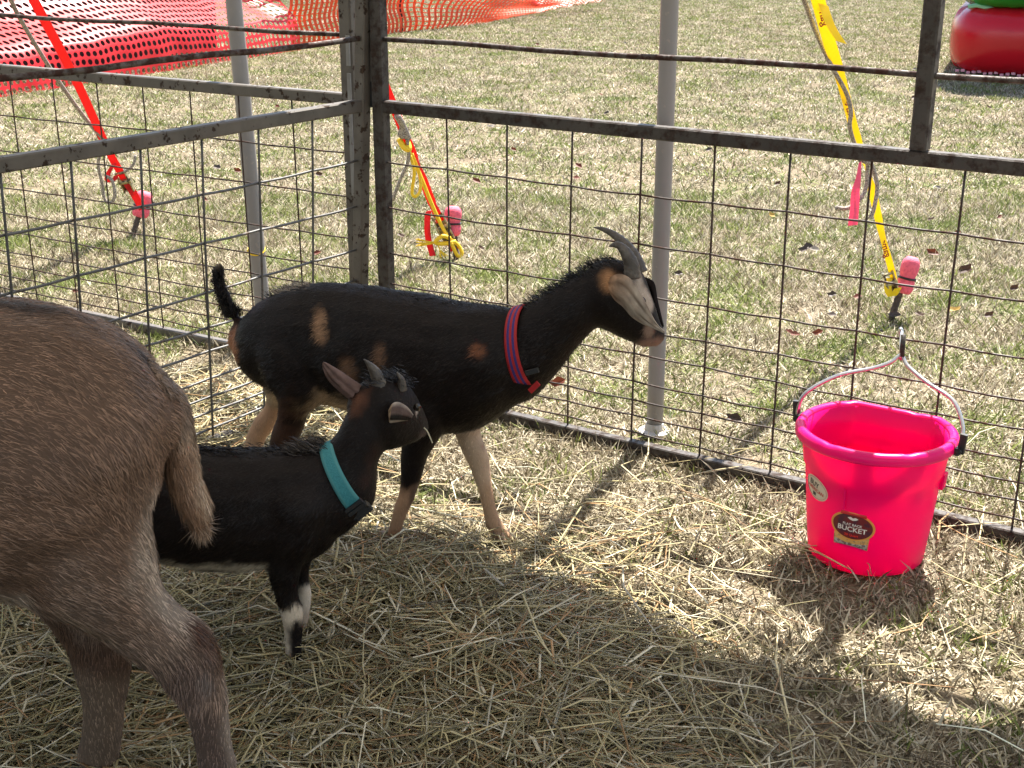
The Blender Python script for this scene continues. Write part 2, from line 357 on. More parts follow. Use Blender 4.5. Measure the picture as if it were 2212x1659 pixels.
for s in Lv:
    q = P0+DC*s; k = abs(math.sin(math.pi*s/.42)); vs += [q+Vector((0, 0, 1.895)), q+Vector((0, 0, bot+.03-.115*k+.03*math.sin(s*5)))]
vm.add(vs, [(2*i, 2*i+1, 2*i+3, 2*i+2) for i in range(len(Lv)-1)]); vm.build('valance', M['canvas'], can)

# ================================================================== PEN PANELS
WZ = [.663, .540, .416, .327, .261, .190, .142, .098, .054]
class Plane:
    def __init__(s, o, d, lean=0.0):
        s.o = Vector((o[0], o[1], 0)); s.d = Vector((d[0], d[1], 0)).normalized(); s.n = Vector((-s.d.y, s.d.x, 0)); s.lean = lean
    def P(s, u, z, v=0.0): return s.o+s.d*u+s.n*(v+s.lean*(.8-z))+Vector((0, 0, z))
    def u(s, x, y): q = onpl(x, y, s.o, s.n); return (q-s.o).dot(s.d)
def panel(name, label, pl, us, u0, u1, mats, posts, extra=None, wire_r=.0026, wz=WZ, bot=True, top=True, phase=0, rod_r=.0065, wave=.65):
    bar, rod, wire = mats
    t = thing(name, label, 'pen panel', pl.P(u0, 0), 'steel mesh pen panels')
    up = lambda z: pl.P(0, 1)-pl.P(0, 0)
    for u, h0, h1, ww in posts: MB().beam(pl.P(u, h0), pl.P(u, h1), ww, ww, pl.n).build('post', bar, t)
    a, b = u0+.017, u1-.017
    MB().beam(pl.P(a, .812), pl.P(b, .812), .030, .032).build('rail', bar, t)
    if bot: MB().beam(pl.P(a, .016), pl.P(b, .016), .028, .026).build('rail', bar, t)
    if top: MB().beam(pl.P(a, 1.186), pl.P(b, 1.186), .030, .032).build('rail', bar, t)
    q = [pl.P(a+(b-a)*k/10, .984+.003*math.sin(k*1.7+phase)) for k in range(11)]
    MB().tube(q, rod_r, 8).build('rod', rod, t, True)
    for i, u in enumerate(us):
        ph = i*1.3+phase
        q = [pl.P(u+wave*.003*math.sin(z*5+ph), z, .0028) for z in np.linspace(.02, .80, 12)]
        MB().tube(q, wire_r, 6).build('wire', wire, t, True)
    for i, z in enumerate(wz):
        ph = i*2.1+phase; uu = sorted(set([a]+[x for x in us if a < x < b]+[b])); q = []
        for j in range(len(uu)-1):
            for k in range(5):
                f = k/5; u = uu[j]+(uu[j+1]-uu[j])*f
                q.append(pl.P(u, z+wave*(.003*math.sin(u*6+ph)-.0035*math.sin(math.pi*f)), -.0026-.002*wave*math.sin(math.pi*f)))
        q.append(pl.P(b, z))
        MB().tube(q, wire_r, 6).build('wire', wire, t, True)
    return t
dk = (M['steel_dark'], M['rod'], M['wire']); gy = (M['steel'], M['rod'], M['wire_grey'])
PC = Plane((-.355, 3.615), (.8341, -.5516))
uC = [.223, .410, .599, .790, .981, 1.166, 1.350, 1.546, 1.735, 1.925, 2.11, 2.30]
tC = panel('pen_panel', 'dark steel mesh panel on the right, the pink bucket hanging on it', PC, uC, 0, 2.48, dk,
           [(.008, .0, 1.2, .036), (1.449, .83, 1.2, .036), (2.48, 0, 1.2, .034)], phase=.4)
PA = Plane((-.400, 3.626), (-.586, -.810), -.062)
uA = [PA.u(x, y) for x, y in ((673, 268), (558, 287), (436, 312), (302, 335), (151, 362), (0, 385))]; uA += [uA[-1]+.17*k for k in (1, 2, 3)]
tA = panel('pen_panel', 'grey rust flecked mesh panel running from the corner towards the donkey', PA, uA, 0, 1.72, gy,
           [(0, 0, 1.2, .034), (1.72, 0, 1.2, .034)], wire_r=.0033, phase=2.0, rod_r=.0075)
PB = Plane((-.441, 3.745), (-.856, .517))
uB = [PB.u(x, 212-(745-x)*.0) for x in ()]
uB = [(PB.P(0, .8), 0)] and [PB.u(x, 205-(745-x)*.0896+22) for x in (632, 517, 411, 308, 209, 114, 22)]
uB += [uB[-1]+.19*k for k in (1, 2, 3)]
tB = panel('pen_panel', 'mesh panel of the next pen running off left behind the corner', PB, uB, 0, 2.4, (M['steel'], M['rod'], M['wire']),
           [(0, 0, 1.2, .042), (2.4, 0, 1.2, .034)], phase=3.1)
for z0, z1 in ((.905, .985), (.55, .885)):
    MB().beam(PB.P(-.012, z0, .0235), PB.P(-.012, z1, .0235), .011, .006, PB.n).build('latch_strip', M['steel_pale'], tB)
# hinge between corner posts
hg = thing('gate_hinge', 'rusty hinge plates and pin joining the two corner posts', 'hinge', (-.40, 3.60, .8))
def zc(y): return onpl(803, y, PC.o, PC.n)
for y0, y1, mm, wd in ((15, 64, M['steel'], .022), (65, 111, M['steel_dark'], .024), (113, 127, M['steel'], .016), (128, 175, M['steel'], .022)):
    MB().beam(zc(y1), zc(y0), wd, .016, PC.n).build('hinge_plate', mm, hg)
MB().tube([zc(231), zc(5)], .0058, 10).build('hinge_pin', M['black'], hg)
MB().tube([zc(14)+Vector((0, 0, .001)), zc(2)], .014, 12).build('pin_head', M['steel'], hg)
# ================================================================== STAKES, STRAPS, ROPES
def rope_pts(pp): return [aty(*p) for p in pp]
def smooth(pts, k=6):
    pts = [Vector(p) for p in pts]; out = []
    for i in range(len(pts)-1):
        p0, p1, p2, p3 = pts[max(i-1, 0)], pts[i], pts[i+1], pts[min(i+2, len(pts)-1)]
        for j in range(k):
            t = j/k; out.append(.5*((2*p1)+(p2-p0)*t+(2*p0-5*p1+4*p2-p3)*t*t+(3*p1-p0-3*p2+p3)*t**3))
    return out+[pts[-1]]
def stake(label, b, tp, Y, foam, fr, lean=0):
    base = gnd(*b); t = thing('ground_stake', label, 'stake', base, 'pink capped stakes of the tent')
    top = aty(*tp, base.y+lean); d = top-base; r = .0125
    m = MB(); n = 26
    m.tube([base-d*.1+d*1.1*(k/n) for k in range(n+1)], [r*(1.0 if k % 2 else .84) for k in range(n+1)], 9); m.build('rod', M['rebar'], t, True)
    f0, f1 = aty(*foam[0], base.y+lean*.7), aty(*foam[1], base.y+lean); f = MB(); e = f1-f0
    prof = [.80, .98, 1.0, 1.0, .86, .88, 1.0, 1.02, 1.0, .92, .6]
    pts = [f0+e*(k/10) for k in range(11)]; f.tube(pts, [fr*p for p in prof], 18); f.build('foam_cap', M['foam'], t, True)
    c = f0+e*.42; x = e.orthogonal().normalized(); y = e.normalized().cross(x)
    MB().tube([c+(x*math.cos(a)+y*math.sin(a))*fr*.95 for a in np.linspace(0, 6.283, 16)], .004, 5).build('cable_tie', M['black'], t)
    return t, base
VIEW = Vector((0, 1, 0))
def strap(name, label, cat, pts, width, m, group, twist=(), th=.0018):
    pts = smooth(pts, 8); k = len(pts); sd = []
    for i in range(k):
        tt = (pts[min(i+1, k-1)]-pts[max(i-1, 0)]).normalized(); s = tt.cross(VIEW).normalized(); n = tt.cross(s)
        a = sum(amp*math.exp(-((i/k-c)/wd)**2) for c, wd, amp in twist); wv = width[0]+(width[1]-width[0])*i/k
        sd.append((s*math.cos(a)+n*math.sin(a))*wv/2)
    t = thing(name, label, cat, pts[0], group); MB().ribbon(pts, sd, th).build('webbing', m, t); return t, pts
def ratchet(t, p, d, sc=1.0):
    p, d = Vector(p), Vector(d).normalized(); s = d.cross(VIEW).normalized(); n = d.cross(s)
    m = MB()
    for k in (-1, 1): m.beam(p+s*.018*k*sc-d*.045*sc, p+s*.018*k*sc+d*.05*sc, .005, .024*sc, n)
    m.tube([p-s*.024*sc, p+s*.024*sc], .011*sc, 10); m.beam(p-d*.05*sc-n*.016, p+d*.02*sc-n*.016, .034*sc, .006, n)
    m.tube([p+d*.04*sc-s*.022*sc, p+d*.04*sc+s*.022*sc], .006*sc, 8); m.build('ratchet', M['ratchet'], t)
# left: red strap
stake('pink capped stake on the left beneath the straight red strap', (287, 508), (312, 425), 5.6, ((302, 468), (314, 414)), .036, .06)
yb = gnd(287, 508).y
tL, pL = strap('guy_strap', 'long straight red strap crossing the left panels down to its stake', 'strap',
      [aty(308, 452, yb), aty(285, 412, yb-.02), aty(250, 355, yb-.08), aty(226, 308, yb-.16), aty(160, 165, yb-.42), aty(70, -5, yb-.75), aty(-10, -160, yb-1.05)], (.030, .040), M['red_web'], 'guy straps of the tent', ((.18, .05, .5),))
ratchet(tL, aty(270, 392, yb-.04), aty(255, 362, yb-.06)-aty(285, 420, yb), 1.1)
MB().ribbon(smooth([aty(248, 352, yb-.1), aty(236, 370, yb-.1), aty(232, 386, yb-.1), aty(244, 392, yb-.1), aty(252, 378, yb-.1)], 4), [Vector((.012, 0, .004))]*17).build('loose_end', M['red_web'], tL)
rp = thing('guy_rope', 'twisted grey rope beside the long straight red strap, looped at its end', 'rope', aty(230, 310, yb))
MB().tube(smooth(rope_pts([(10, -40, yb-.85), (38, 30, yb-.7), (110, 150, yb-.42), (180, 250, yb-.25), (232, 308, yb-.16), (250, 312, yb-.16)]), 6), .0085, 7).build('rope', M['rope'], rp, True)
MB().tube(smooth(rope_pts([(226, 312, yb-.16), (212, 350, yb-.14), (220, 395, yb-.12), (226, 430, yb-.12), (240, 438, yb-.12), (248, 420, yb-.12), (242, 390, yb-.12), (228, 380, yb-.12)]), 5), .007, 7).build('loop', M['rope'], rp, True)
MB().tube(smooth(rope_pts([(268, 372, yb-.12), (288, 356, yb-.12), (292, 335, yb-.12)]), 4), .006, 6).build('loop', M['rope'], rp, True)
# middle: red strap with yellow rope
stake('pink capped stake with yellow rope knotted round it, seen through the middle mesh', (985, 556), (979, 462), 5.25, ((977, 508), (979, 446)), .034, .03)
ym = gnd(985, 556).y
tM, pM = strap('guy_strap', 'red strap wound with yellow rope just right of the corner post', 'strap',
      [aty(982, 540, ym), aty(962, 500, ym), aty(944, 462, ym-.03), aty(928, 425, ym-.07), aty(905, 365, ym-.16), aty(878, 300, ym-.26), aty(848, 225, ym-.38), aty(752, -5, ym-.78), aty(690, -170, ym-1.05)], (.034, .032), M['red_web'], 'guy straps of the tent', ((.5, .05, 1.1), (.3, .04, .8)))
ratchet(tM, aty(958, 492, ym-.03), aty(945, 470, ym)-aty(975, 530, ym), 1.2)
MB().ribbon(smooth([aty(944, 455, ym-.03), aty(926, 458, ym-.04), aty(923, 490, ym-.05), aty(926, 520, ym-.05), aty(935, 553, ym-.06)], 5), [Vector((.012, .0, .001))]*21).build('loose_end', M['red_web'], tM)
yr = thing('guy_rope', 'yellow rope with a hanging loop and frayed knot by the middle stake', 'rope', aty(975, 540, ym))
MB().tube(smooth(rope_pts([(862, 305, ym-.27), (885, 330, ym-.24), (908, 380, ym-.18), (930, 435, ym-.1), (955, 490, ym-.05), (972, 515, ym-.05), (990, 530, ym-.03), (998, 548, ym-.03), (988, 552, ym-.04), (975, 525, ym-.06)]), 5), .0075, 7).build('rope', M['yel_rope'], yr, True)
MB().tube(smooth(rope_pts([(886, 335, ym-.25), (895, 370, ym-.24), (890, 415, ym-.22), (898, 424, ym-.22), (908, 410, ym-.2), (906, 375, ym-.2), (890, 332, ym-.24)]), 5), .0065, 6).build('loop', M['yel_rope'], yr, True)
MB().tube(smooth(rope_pts([(862, 300, ym-.27), (872, 318, ym-.28), (884, 322, ym-.28), (880, 306, ym-.26)]), 4), .011, 7).build('knot', M['yel_rope'], yr, True)
kn = MB()
for i in range(9):
    a = random.uniform(-.5, .5); kn.tube(smooth(rope_pts([(950, 522, ym-.06), (930, 526+8*a, ym-.07), (903+random.uniform(-6, 6), 528+26*a, ym-.08)]), 3), .0022, 4)
for i in range(7):
    a = random.uniform(-.5, .5); kn.tube(smooth(rope_pts([(945, 522, ym-.06), (950, 540, ym-.07), (958+22*a, 556+random.uniform(-4, 4), ym-.08)]), 3), .0022, 4)
kn.tube(smooth(rope_pts([(972, 515, ym-.06), (955, 510, ym-.07), (940, 524, ym-.07), (960, 526, ym-.06), (985, 522, ym-.05)]), 4), .009, 6)
kn.build('frayed_end', M['yel_rope'], yr, True)
gr = thing('guy_rope', 'short frayed grey rope knotted onto the red and yellow strap', 'rope', aty(875, 290, ym-.27))
MB().tube(smooth(rope_pts([(858, 250, ym-.36), (870, 272, ym-.3), (866, 290, ym-.29), (876, 292, ym-.28), (872, 275, ym-.29), (882, 300, ym-.27)]), 4), .013, 7).build('knot', M['rope'], gr, True)
MB().tube(smooth(rope_pts([(880, 300, ym-.28), (882, 345, ym-.26), (866, 385, ym-.24), (848, 432, ym-.22)]), 5), .0065, 6).build('rope', M['rope'], gr, True)
# right: yellow printed tape
stake('pink capped stake at the foot of the yellow tape above the bucket', (1924, 692), (1965, 570), 4.35, ((1950, 632), (1972, 556)), .030, .02)
yr0 = gnd(1924, 692).y
tR, pR = strap('guy_strap', 'yellow printed tape running down to the stake above the bucket', 'strap',
      [aty(1935, 618, yr0), aty(1925, 580, yr0-.02), aty(1905, 505, yr0-.08), aty(1886, 420, yr0-.16), aty(1864, 345, yr0-.24), aty(1845, 280, yr0-.3), aty(1815, 165, yr0-.42), aty(1790, 85, yr0-.5), aty(1766, -5, yr0-.6), aty(1735, -130, yr0-.74)], (.020, .040), M['yel_web'], 'guy straps of the tent', ((.42, .05, 1.2), (.2, .05, .5), (.6, .1, .4)), .0008)
ratchet(tR, aty(1925, 612, yr0-.02), aty(1918, 590, yr0)-aty(1934, 640, yr0), .85)
MB().ribbon(smooth([aty(1778, 10, yr0-.6), aty(1790, 45, yr0-.62), aty(1803, 70, yr0-.63), aty(1818, 92, yr0-.64)], 4), [Vector((.014, 0, -.004))]*13, .0008).build('loose_end', M['yel_web'], tR)
MB().ribbon(smooth([aty(1920, 600, yr0-.02), aty(1918, 625, yr0-.03), aty(1928, 640, yr0-.03), aty(1940, 622, yr0-.03)], 4), [Vector((.012, 0, .002))]*13, .0008).build('wrap', M['yel_web'], tR)
def text_mesh(s, size):
    cu = bpy.data.curves.new('lettering', 'FONT'); cu.body = s; cu.size = size; cu.align_x = 'CENTER'; cu.align_y = 'CENTER'; cu.resolution_u = 3; cu.offset = size*.022
    o = bpy.data.objects.new('lettering', cu); S.collection.objects.link(o); dg = bpy.context.evaluated_depsgraph_get()
    me = bpy.data.meshes.new_from_object(o.evaluated_get(dg)); bpy.data.objects.remove(o); return me
def tape_text(s, px, Y, ang):
    me = text_mesh(s, .030); c = aty(*px, Y); d = (aty(px[0]+math.cos(ang)*10, px[1]+math.sin(ang)*10, Y)-c).normalized(); u = d.cross(VIEW).normalized()
    for v in me.vertices: v.co = c+d*v.co.x-u*v.co.y+Vector((0, -.006, 0))
    wire_up('lettering', me, M['tape_ink'], tR)
M['tape_ink'] = mat('tape_print', (.28, .03, .01), .6)
tape_text('game', (1777, 30), yr0-.565, -1.8); tape_text('xtreme', (1830, 222), yr0-.36, -1.86); tape_text('game', (1912, 535), yr0-.06, -1.85)
gr2 = thing('guy_rope', 'grey brown rope twisted round the yellow tape, ends hanging loose', 'rope', aty(1860, 345, yr0-.25))
MB().tube(smooth(rope_pts([(1700, -90, yr0-.72), (1735, -5, yr0-.6), (1765, 75, yr0-.5), (1795, 140, yr0-.45), (1828, 200, yr0-.40), (1838, 240, yr0-.38), (1836, 275, yr0-.36), (1850, 320, yr0-.3), (1866, 345, yr0-.27)]), 6), .0065, 7).build('rope', M['rope'], gr2, True)
MB().tube(smooth(rope_pts([(1860, 342, yr0-.28), (1874, 350, yr0-.28), (1884, 345, yr0-.27), (1872, 338, yr0-.27), (1856, 346, yr0-.28)]), 4), .009, 7).build('knot', M['rope'], gr2, True)
MB().tube(smooth(rope_pts([(1874, 352, yr0-.26), (1872, 400, yr0-.26), (1858, 430, yr0-.27), (1830, 450, yr0-.28), (1806, 448, yr0-.29)]), 5), .0065, 7).build('loose_end', M['rope'], gr2, True)
MB().tube(smooth(rope_pts([(1882, 350, yr0-.26), (1895, 400, yr0-.25), (1888, 450, yr0-.25), (1880, 472, yr0-.25)]), 5), .0065, 7).build('loose_end', M['rope'], gr2, True)
pt = thing('flagging_tape', 'pink flagging tape hanging from the knot on the yellow tape', 'tape', aty(1855, 350, yr0-.28))
pp = smooth([aty(1858, 350, yr0-.29), aty(1854, 385, yr0-.30), aty(1848, 415, yr0-.31), aty(1846, 450, yr0-.31), aty(1842, 487, yr0-.32)], 5)
MB().ribbon(pp, [Vector((.004+.010*min(1, i/12), .003*math.sin(i*.6), .002)) for i in range(len(pp))], .0006).build('strip', M['pink_tape'], pt)

# ================================================================== ORANGE SAFETY NETTING
def holed_net(name, grid, thing_, m, hole=.66, keep=None):
    """grid[i][j] of points; every cell gets a rounded hole"""
    vs = []; fs = []; ni, nj = len(grid), len(grid[0]); G = np.array([[tuple(p) for p in r] for r in grid])
    idx = {}
    for i in range(ni):
        for j in range(nj): idx[i, j] = len(vs); vs.append(tuple(G[i, j]))
    for i in range(ni-1):
        for j in range(nj-1):
            c = [G[i, j], G[i+1, j], G[i+1, j+1], G[i, j+1]]; ct = sum(c)/4; r0 = len(vs)
            for k in range(8):
                a = (k+.5)/8*6.283+3.927-.39; e = [(1-ca)*(1-cb) for ca, cb in ()]
                u, v = .5+.5*hole*math.cos(a), .5+.5*hole*math.sin(a)
                vs.append(tuple(c[0]*(1-u)*(1-v)+c[1]*u*(1-v)+c[2]*u*v+c[3]*(1-u)*v))
            q = [idx[i, j], idx[i+1, j], idx[i+1, j+1], idx[i, j+1]]
            for k in range(4):
                fs += [(q[k], q[(k+1) % 4], r0+(2*k+2) % 8, r0+(2*k+1) % 8), (q[k], r0+(2*k+1) % 8, r0+2*k)]
    mb = MB().add(vs, fs); return mb.build(name, m, thing_, True)
nA = Vector((-4.35, 8.85, 0)); nB = Vector((-2.08, 13.62, 0)); nd = (nB-nA).normalized(); nn = Vector((-nd.y, nd.x, 0)); NLn = (nB-nA).length
tn = thing('safety_netting', 'red orange netting with round holes draped over a dark heap, top left', 'netting', (nA+nB)/2)
prof = [(0, 0), (.012, .06), (.025, .12), (.04, .18), (.06, .235), (.10, .285), (.17, .325), (.25, .36), (.34, .395), (.43, .43), (.52, .465), (.60, .505), (.67, .55), (.72, .605), (.75, .67), (.77, .735), (.785, .80), (.80, .865), (.81, .93), (.82, 1.0), (.825, 1.07)]
grid = []
nl = int(NLn/.066)
for i in range(nl+1):
    s = NLn*i/nl; row = []
    e = max(0, 1-(NLn-s)/.45); dr = 1.12-.12*e
    for j, (o, z) in enumerate(prof):
        wv = .016*math.sin(s*4.1+o*5)+.010*math.sin(s*9.3+z*7)+.012*math.sin(s*17+z*3)
        row.append(nA+nd*(s+.012*math.sin(z*9+s*2))+nn*(o*(1+.18*math.sin(s*1.3))*(1-.6*e*e)+wv*(.3+o))+Vector((0, 0, max(.004, z*dr*(1+.06*math.sin(s*2.2+1))+wv*.4*(z > .1)))))
    grid.append(row)
holed_net('net', grid, tn, M['net_red'], .70)
dt = thing('dark_bulk', 'dark bulky object showing through the holes of the red netting', 'bulk', nA+nd*1.9+nn*1.2)  # unidentified dark bulk, follows the netting so its holes read dark
s_end = (gnd(223, 187)-nA).dot(nd)-1.9
def heap(i0, i1, j0):
    dm = MB(); rings = []
    for i in range(i0, i1+1):
        R_ = [p+nn*.10+Vector((0, 0, -.035)) for p in grid[i][j0:]]; b0 = nA+nd*(NLn*i/nl)
        R_ += [b0+nn*1.9+Vector((0, 0, 1.05)), b0+nn*1.95+Vector((0, 0, .004)), Vector((R_[0].x, R_[0].y, .004))+nn*.04]; rings.append(R_)
    k = len(rings[0]); vs = [p for r in rings for p in r]
    fs = [(q*k+j, q*k+(j+1) % k, (q+1)*k+(j+1) % k, (q+1)*k+j) for q in range(len(rings)-1) for j in range(k)]+[tuple(range(k)), tuple(range(len(vs)-1, len(vs)-1-k, -1))]
    return dm.add(vs, fs)
kk = int(nl*s_end/NLn)
heap(0, kk, 6).build('bulk', M['dark_thing'], dt); heap(kk, nl-4, 14).build('bulk', M['dark_thing'], dt)
# far fence of thin strands
tf = thing('safety_fence', 'far orange strand fence on a thin black post, sagging towards the right', 'fence', gnd(868, 68))
fm = MB()
bl = [gnd(630, 108), gnd(700, 98), gnd(760, 88), gnd(868, 70), gnd(935, 64), gnd(1010, 55), gnd(1090, 42), gnd(1150, 30)]
bl = smooth(bl, 12); hts = []
nv = len(bl)
def top_of(i):
    f = i/(nv-1); sag = max(0, (f-.45)/.55); p = bl[i]; back = Vector((.55, .75, 0))*(1.5*sag)+Vector((.5*sag, 0, 0)); return p+back+Vector((0, 0, 1.15*(1-.78*sag**1.2)))
rows = 22
def Q(i, j): f = j/rows; p = bl[i].lerp(top_of(i), f); return p+Vector((0, 0, .02*math.sin(i*.8)*f+.006))+Vector((.02*math.sin(j*.9), .03*math.sin(i*.35+j*.2), 0))
L_ = [0]
for i in range(1, nv): L_.append(L_[-1]+(bl[i]-bl[i-1]).length)
def at_len(s):
    for i in range(1, nv):
        if L_[i] >= s: f = (s-L_[i-1])/(L_[i]-L_[i-1]); return i-1, f
    return nv-2, 1.0
ns = int(L_[-1]/.088)
for k in range(ns+1):
    i, f = at_len(L_[-1]*k/ns); q = [Q(i, j).lerp(Q(i+1, j), f) for j in range(rows+1)]
    fm.ribbon(q, [Vector((.014, .006, 0))]*len(q), .004)
for j in range(rows+1):
    q = [Q(i, j) for i in range(0, nv, 3)]; fm.ribbon(q, [Vector((0, 0, .0055 if j % 1 == 0 else .007))]*len(q), .003)
fm.build('net', M['net_far'], tf)
MB().beam(gnd(868, 68), gnd(868, 68)+Vector((-.02, 0, 1.3)), .035, .035, (0, 1, 0)).build('post', M['black'], tf)
tf2 = thing('safety_netting', 'pale folded end of orange netting lying slack on the far grass', 'netting', gnd(1230, 18))
e0, e1 = gnd(1166, 27), gnd(1310, 3)
g2 = []
for i in range(41):
    b0 = e0.lerp(e1, i/40); row = []
    for j in range(13):
        f = j/12; row.append(b0+Vector((-.75*f, 1.9*f, .02+.55*f*(1-.45*f)*(1-.6*i/40)+.03*math.sin(i*.7+j))))
    g2.append(row)
holed_net('net', g2, tf2, mat('net_faded', (.85, .30, .22), .35, 0, .5, trans=.3), .72)
q = [e0+Vector((-.75*f, 1.9*f, .06+.55*f*(1-.45*f))) for f in np.linspace(-.04, 1, 12)]
MB().tube(q, .045, 7).build('rolled_edge', M['net_red'], tf2, True)

# ================================================================== INFLATABLE
ti = thing('bouncy_castle', 'corner of a red and green inflatable on the far lawn, top right', 'inflatable', gnd(2100, 160))
ic = gnd(2030, 166); ic.z = 0
iu = Vector((.93, -.36, 0)).normalized(); iv = Vector((.36, .93, 0))
def cushion(name, zc, hz, m, u0, len_u, dep, pk):
    nth, nseg = 44, 220; vs = []; per = []
    rr = .45
    for k in range(nseg):           # rounded rectangle outline
        t = k/nseg; a = 2*math.pi*t; ca, sa = math.cos(a), math.sin(a); ex = .22
        per.append((u0+len_u/2+(len_u/2-.0)*np.sign(ca)*abs(ca)**ex, dep/2+(dep/2)*np.sign(sa)*abs(sa)**ex))
    per = np.array(per); dl = np.r_[0, np.cumsum(np.hypot(*np.diff(per, axis=0).T))]
    tt = np.linspace(0, dl[-1], nseg); per = np.c_[np.interp(tt, dl, per[:, 0]), np.interp(tt, dl, per[:, 1])]
    ce = np.array([u0+len_u/2, dep/2])
    for k in range(nseg):
        tg = per[(k+1) % nseg]-per[k-1]; no = np.array([tg[1], -tg[0]]); no /= np.linalg.norm(no)+1e-9
        for j in range(nth):
            b = -math.pi/2+math.pi*j/(nth-1); cb, sb = math.cos(b), math.sin(b); x = abs(sb)
            wr = pk*(x**3)*(math.sin(k*2.17+math.sin(k*.9)*2)+.6*math.sin(k*3.7))*cb**.3
            out = (abs(cb)**.62-1)*hz*.95+wr; p = per[k]+no*out
            vs.append(ic+iu*p[0]+iv*p[1]+Vector((0, 0, zc+hz*np.sign(sb)*abs(sb)**.8)))
    fs = [(k*nth+j, ((k+1) % nseg)*nth+j, ((k+1) % nseg)*nth+j+1, k*nth+j+1) for k in range(nseg) for j in range(nth-1)]
    MB().add(vs, fs).build(name, m, ti, True); return per
per = cushion('lower_tube', .285, .27, M['inf_red'], 0, 4.5, 4.0, .036)
cushion('upper_tube', .285+.27+.262, .27, M['inf_green'], .03, 4.5, 4.0, .018)
cushion('wall_tube', 1.09+.75, .78, M['inf_red'], .05, 4.5, 4.0, .02)
tm = MB(); pts = []
for k in range(60):
    u = .15+4.2*k/59; pts.append(ic+iu*u+iv*(.24)+Vector((0, 0, .553+.012*math.sin(k*1.7))))
tm.tube(pts, .018, 6).build('seam', mat('green_trim', (.25, .5, .28), .5), ti)
tm = MB()
for k in range(26):
    u = .12+.045*k; c = ic+iu*u+iv*(.24-.11*min(1, k/8))+Vector((0, 0, .03+.008*math.sin(k*2.1)))
    tm.beam(c-iu*.015, c+iu*.015, .05, .02, (0, 0, 1))
tm.build('skirt', M['inf_trim'], ti)
f0 = ic+iu*.97-iv*.012
fl = MB(); gv = []
for i in range(9):
    for j in range(9): gv.append(f0+iu*(.42*i/8)+Vector((0, 0, .05+.34*j/8))-iv*(.02+.008*math.sin(i*2.1+j*1.7)-.07*abs(j/8-.45)**2*2))
fl.add(gv, [(i*9+j, i*9+9+j, i*9+10+j, i*9+j+1) for i in range(8) for j in range(8)]); fl.build('flap', M['inf_red'], ti, True)
eb = MB(); eb.ribbon([gv[j]-iv*.004 for j in range(9)]+[gv[i*9+8]-iv*.004 for i in range(1, 9)], [iu*.007]*8+[Vector((0, 0, .007))]*9, .006).build('flap_binding', M['inf_trim'], ti)

# ================================================================== FALLEN LEAVES
lm = []
for k in range(5):
    g = random.Random(k+3); n = 9; vs = [(0, 0, .006)]; fs = []
    for i in range(n):
        a = i/n*6.283; r = .5*(.7+.5*abs(math.sin(a*2.5+k))+g.uniform(-.1, .1)); vs.append((r*math.cos(a), .62*r*math.sin(a), .25*(r*math.cos(a))**2+.30*abs(r*math.sin(a))+g.uniform(-.03, .05)))
    fs = [(0, i+1, (i+1) % n+1) for i in range(n)]
    me = bpy.data.meshes.new('leaf'); me.from_pydata(vs, [], fs); lm.append(me)
lmats = [mat('leaf_brown', (.075, .028, .010), .6, trans=.2, noise=(30, (.05, .025, .012), .4, .6)), mat('leaf_russet', (.13, .028, .010), .6, trans=.3), mat('leaf_grey', (.20, .17, .14), .7, trans=.2), mat('leaf_yellow', (.40, .25, .05), .6, trans=.3), mat('leaf_dark', (.05, .03, .018), .6)]
for k, q in enumerate(lm): q.materials.append(lmats[k])
lsd = ['curled brown fallen leaf', 'small russet fallen leaf', 'pale grey fallen leaf', 'yellowish fallen leaf', 'dark withered fallen leaf']
LAND = [(287, 508, 'near the left stake'), (985, 550, 'near the middle stake'), (1925, 690, 'near the right stake'), (540, 330, 'behind the left white pole'), (1440, 300, 'behind the right white pole'), (2100, 230, 'in front of the inflatable'), (2000, 400, 'beyond the short upright of the fence'), (1240, 450, 'above the tall goat'), (1620, 700, 'between goat and bucket'), (2100, 800, 'right of the bucket hook'), (120, 620, 'behind the donkey'), (430, 700, 'left of the raised tail'), (1150, 150, 'under the far orange fence'), (1700, 180, 'left of the yellow tape'), (700, 500, 'left of the corner posts'), (1200, 800, 'under the tall goat neck')]
def leaf(px, k, size):
    size *= 1.12
    p = gnd(*px); o = bpy.data.objects.new('fallen_leaf', lm[k]); S.collection.objects.link(o)
    o.location = p+Vector((0, 0, .032)); o.scale = (size,)*3; o.rotation_euler = (random.uniform(.3, 1.0), random.uniform(-.5, .5), random.uniform(-.7, .7))
    lx = min(LAND, key=lambda q: math.hypot(q[0]-px[0], (q[1]-px[1])*1.6))
    tag(o, ('' if size > .034 else 'tiny ' if not lsd[k].startswith('small') else '')+lsd[k]+' on the lawn '+lx[2], 'leaf', 'fallen leaves on the lawn')
spots = [(1740, 555, 4, .06), (1755, 556, 2, .04), (1715, 743, 1, .03), (1705, 738, 1, .028), (1795, 700, 4, .03), (1583, 928, 4, .04), (1205, 848, 1, .04), (1680, 410, 0, .03), (1060, 285, 4, .045), (1030, 405, 1, .04), (1068, 280, 0, .03), (555, 815, 3, .03), (470, 375, 4, .045), (885, 655, 0, .035), (2135, 700, 0, .03), (2065, 520, 1, .03), (2010, 490, 0, .032), (2085, 600, 0, .05), (1250, 372, 1, .04), (1245, 398, 1, .035), (1110, 335, 1, .03), (1850, 660, 1, .03), (2190, 640, 0, .03), (1210, 290, 0, .035), (1310, 255, 4, .04), (390, 1010, 0, .03), (690, 390, 0, .035), (600, 240, 1, .035), (1665, 480, 3, .035), (1795, 655, 4, .03), (1985, 700, 0, .03), (2060, 690, 3, .04)]
for x, y, k, s_ in spots: leaf((x, y), k, s_)
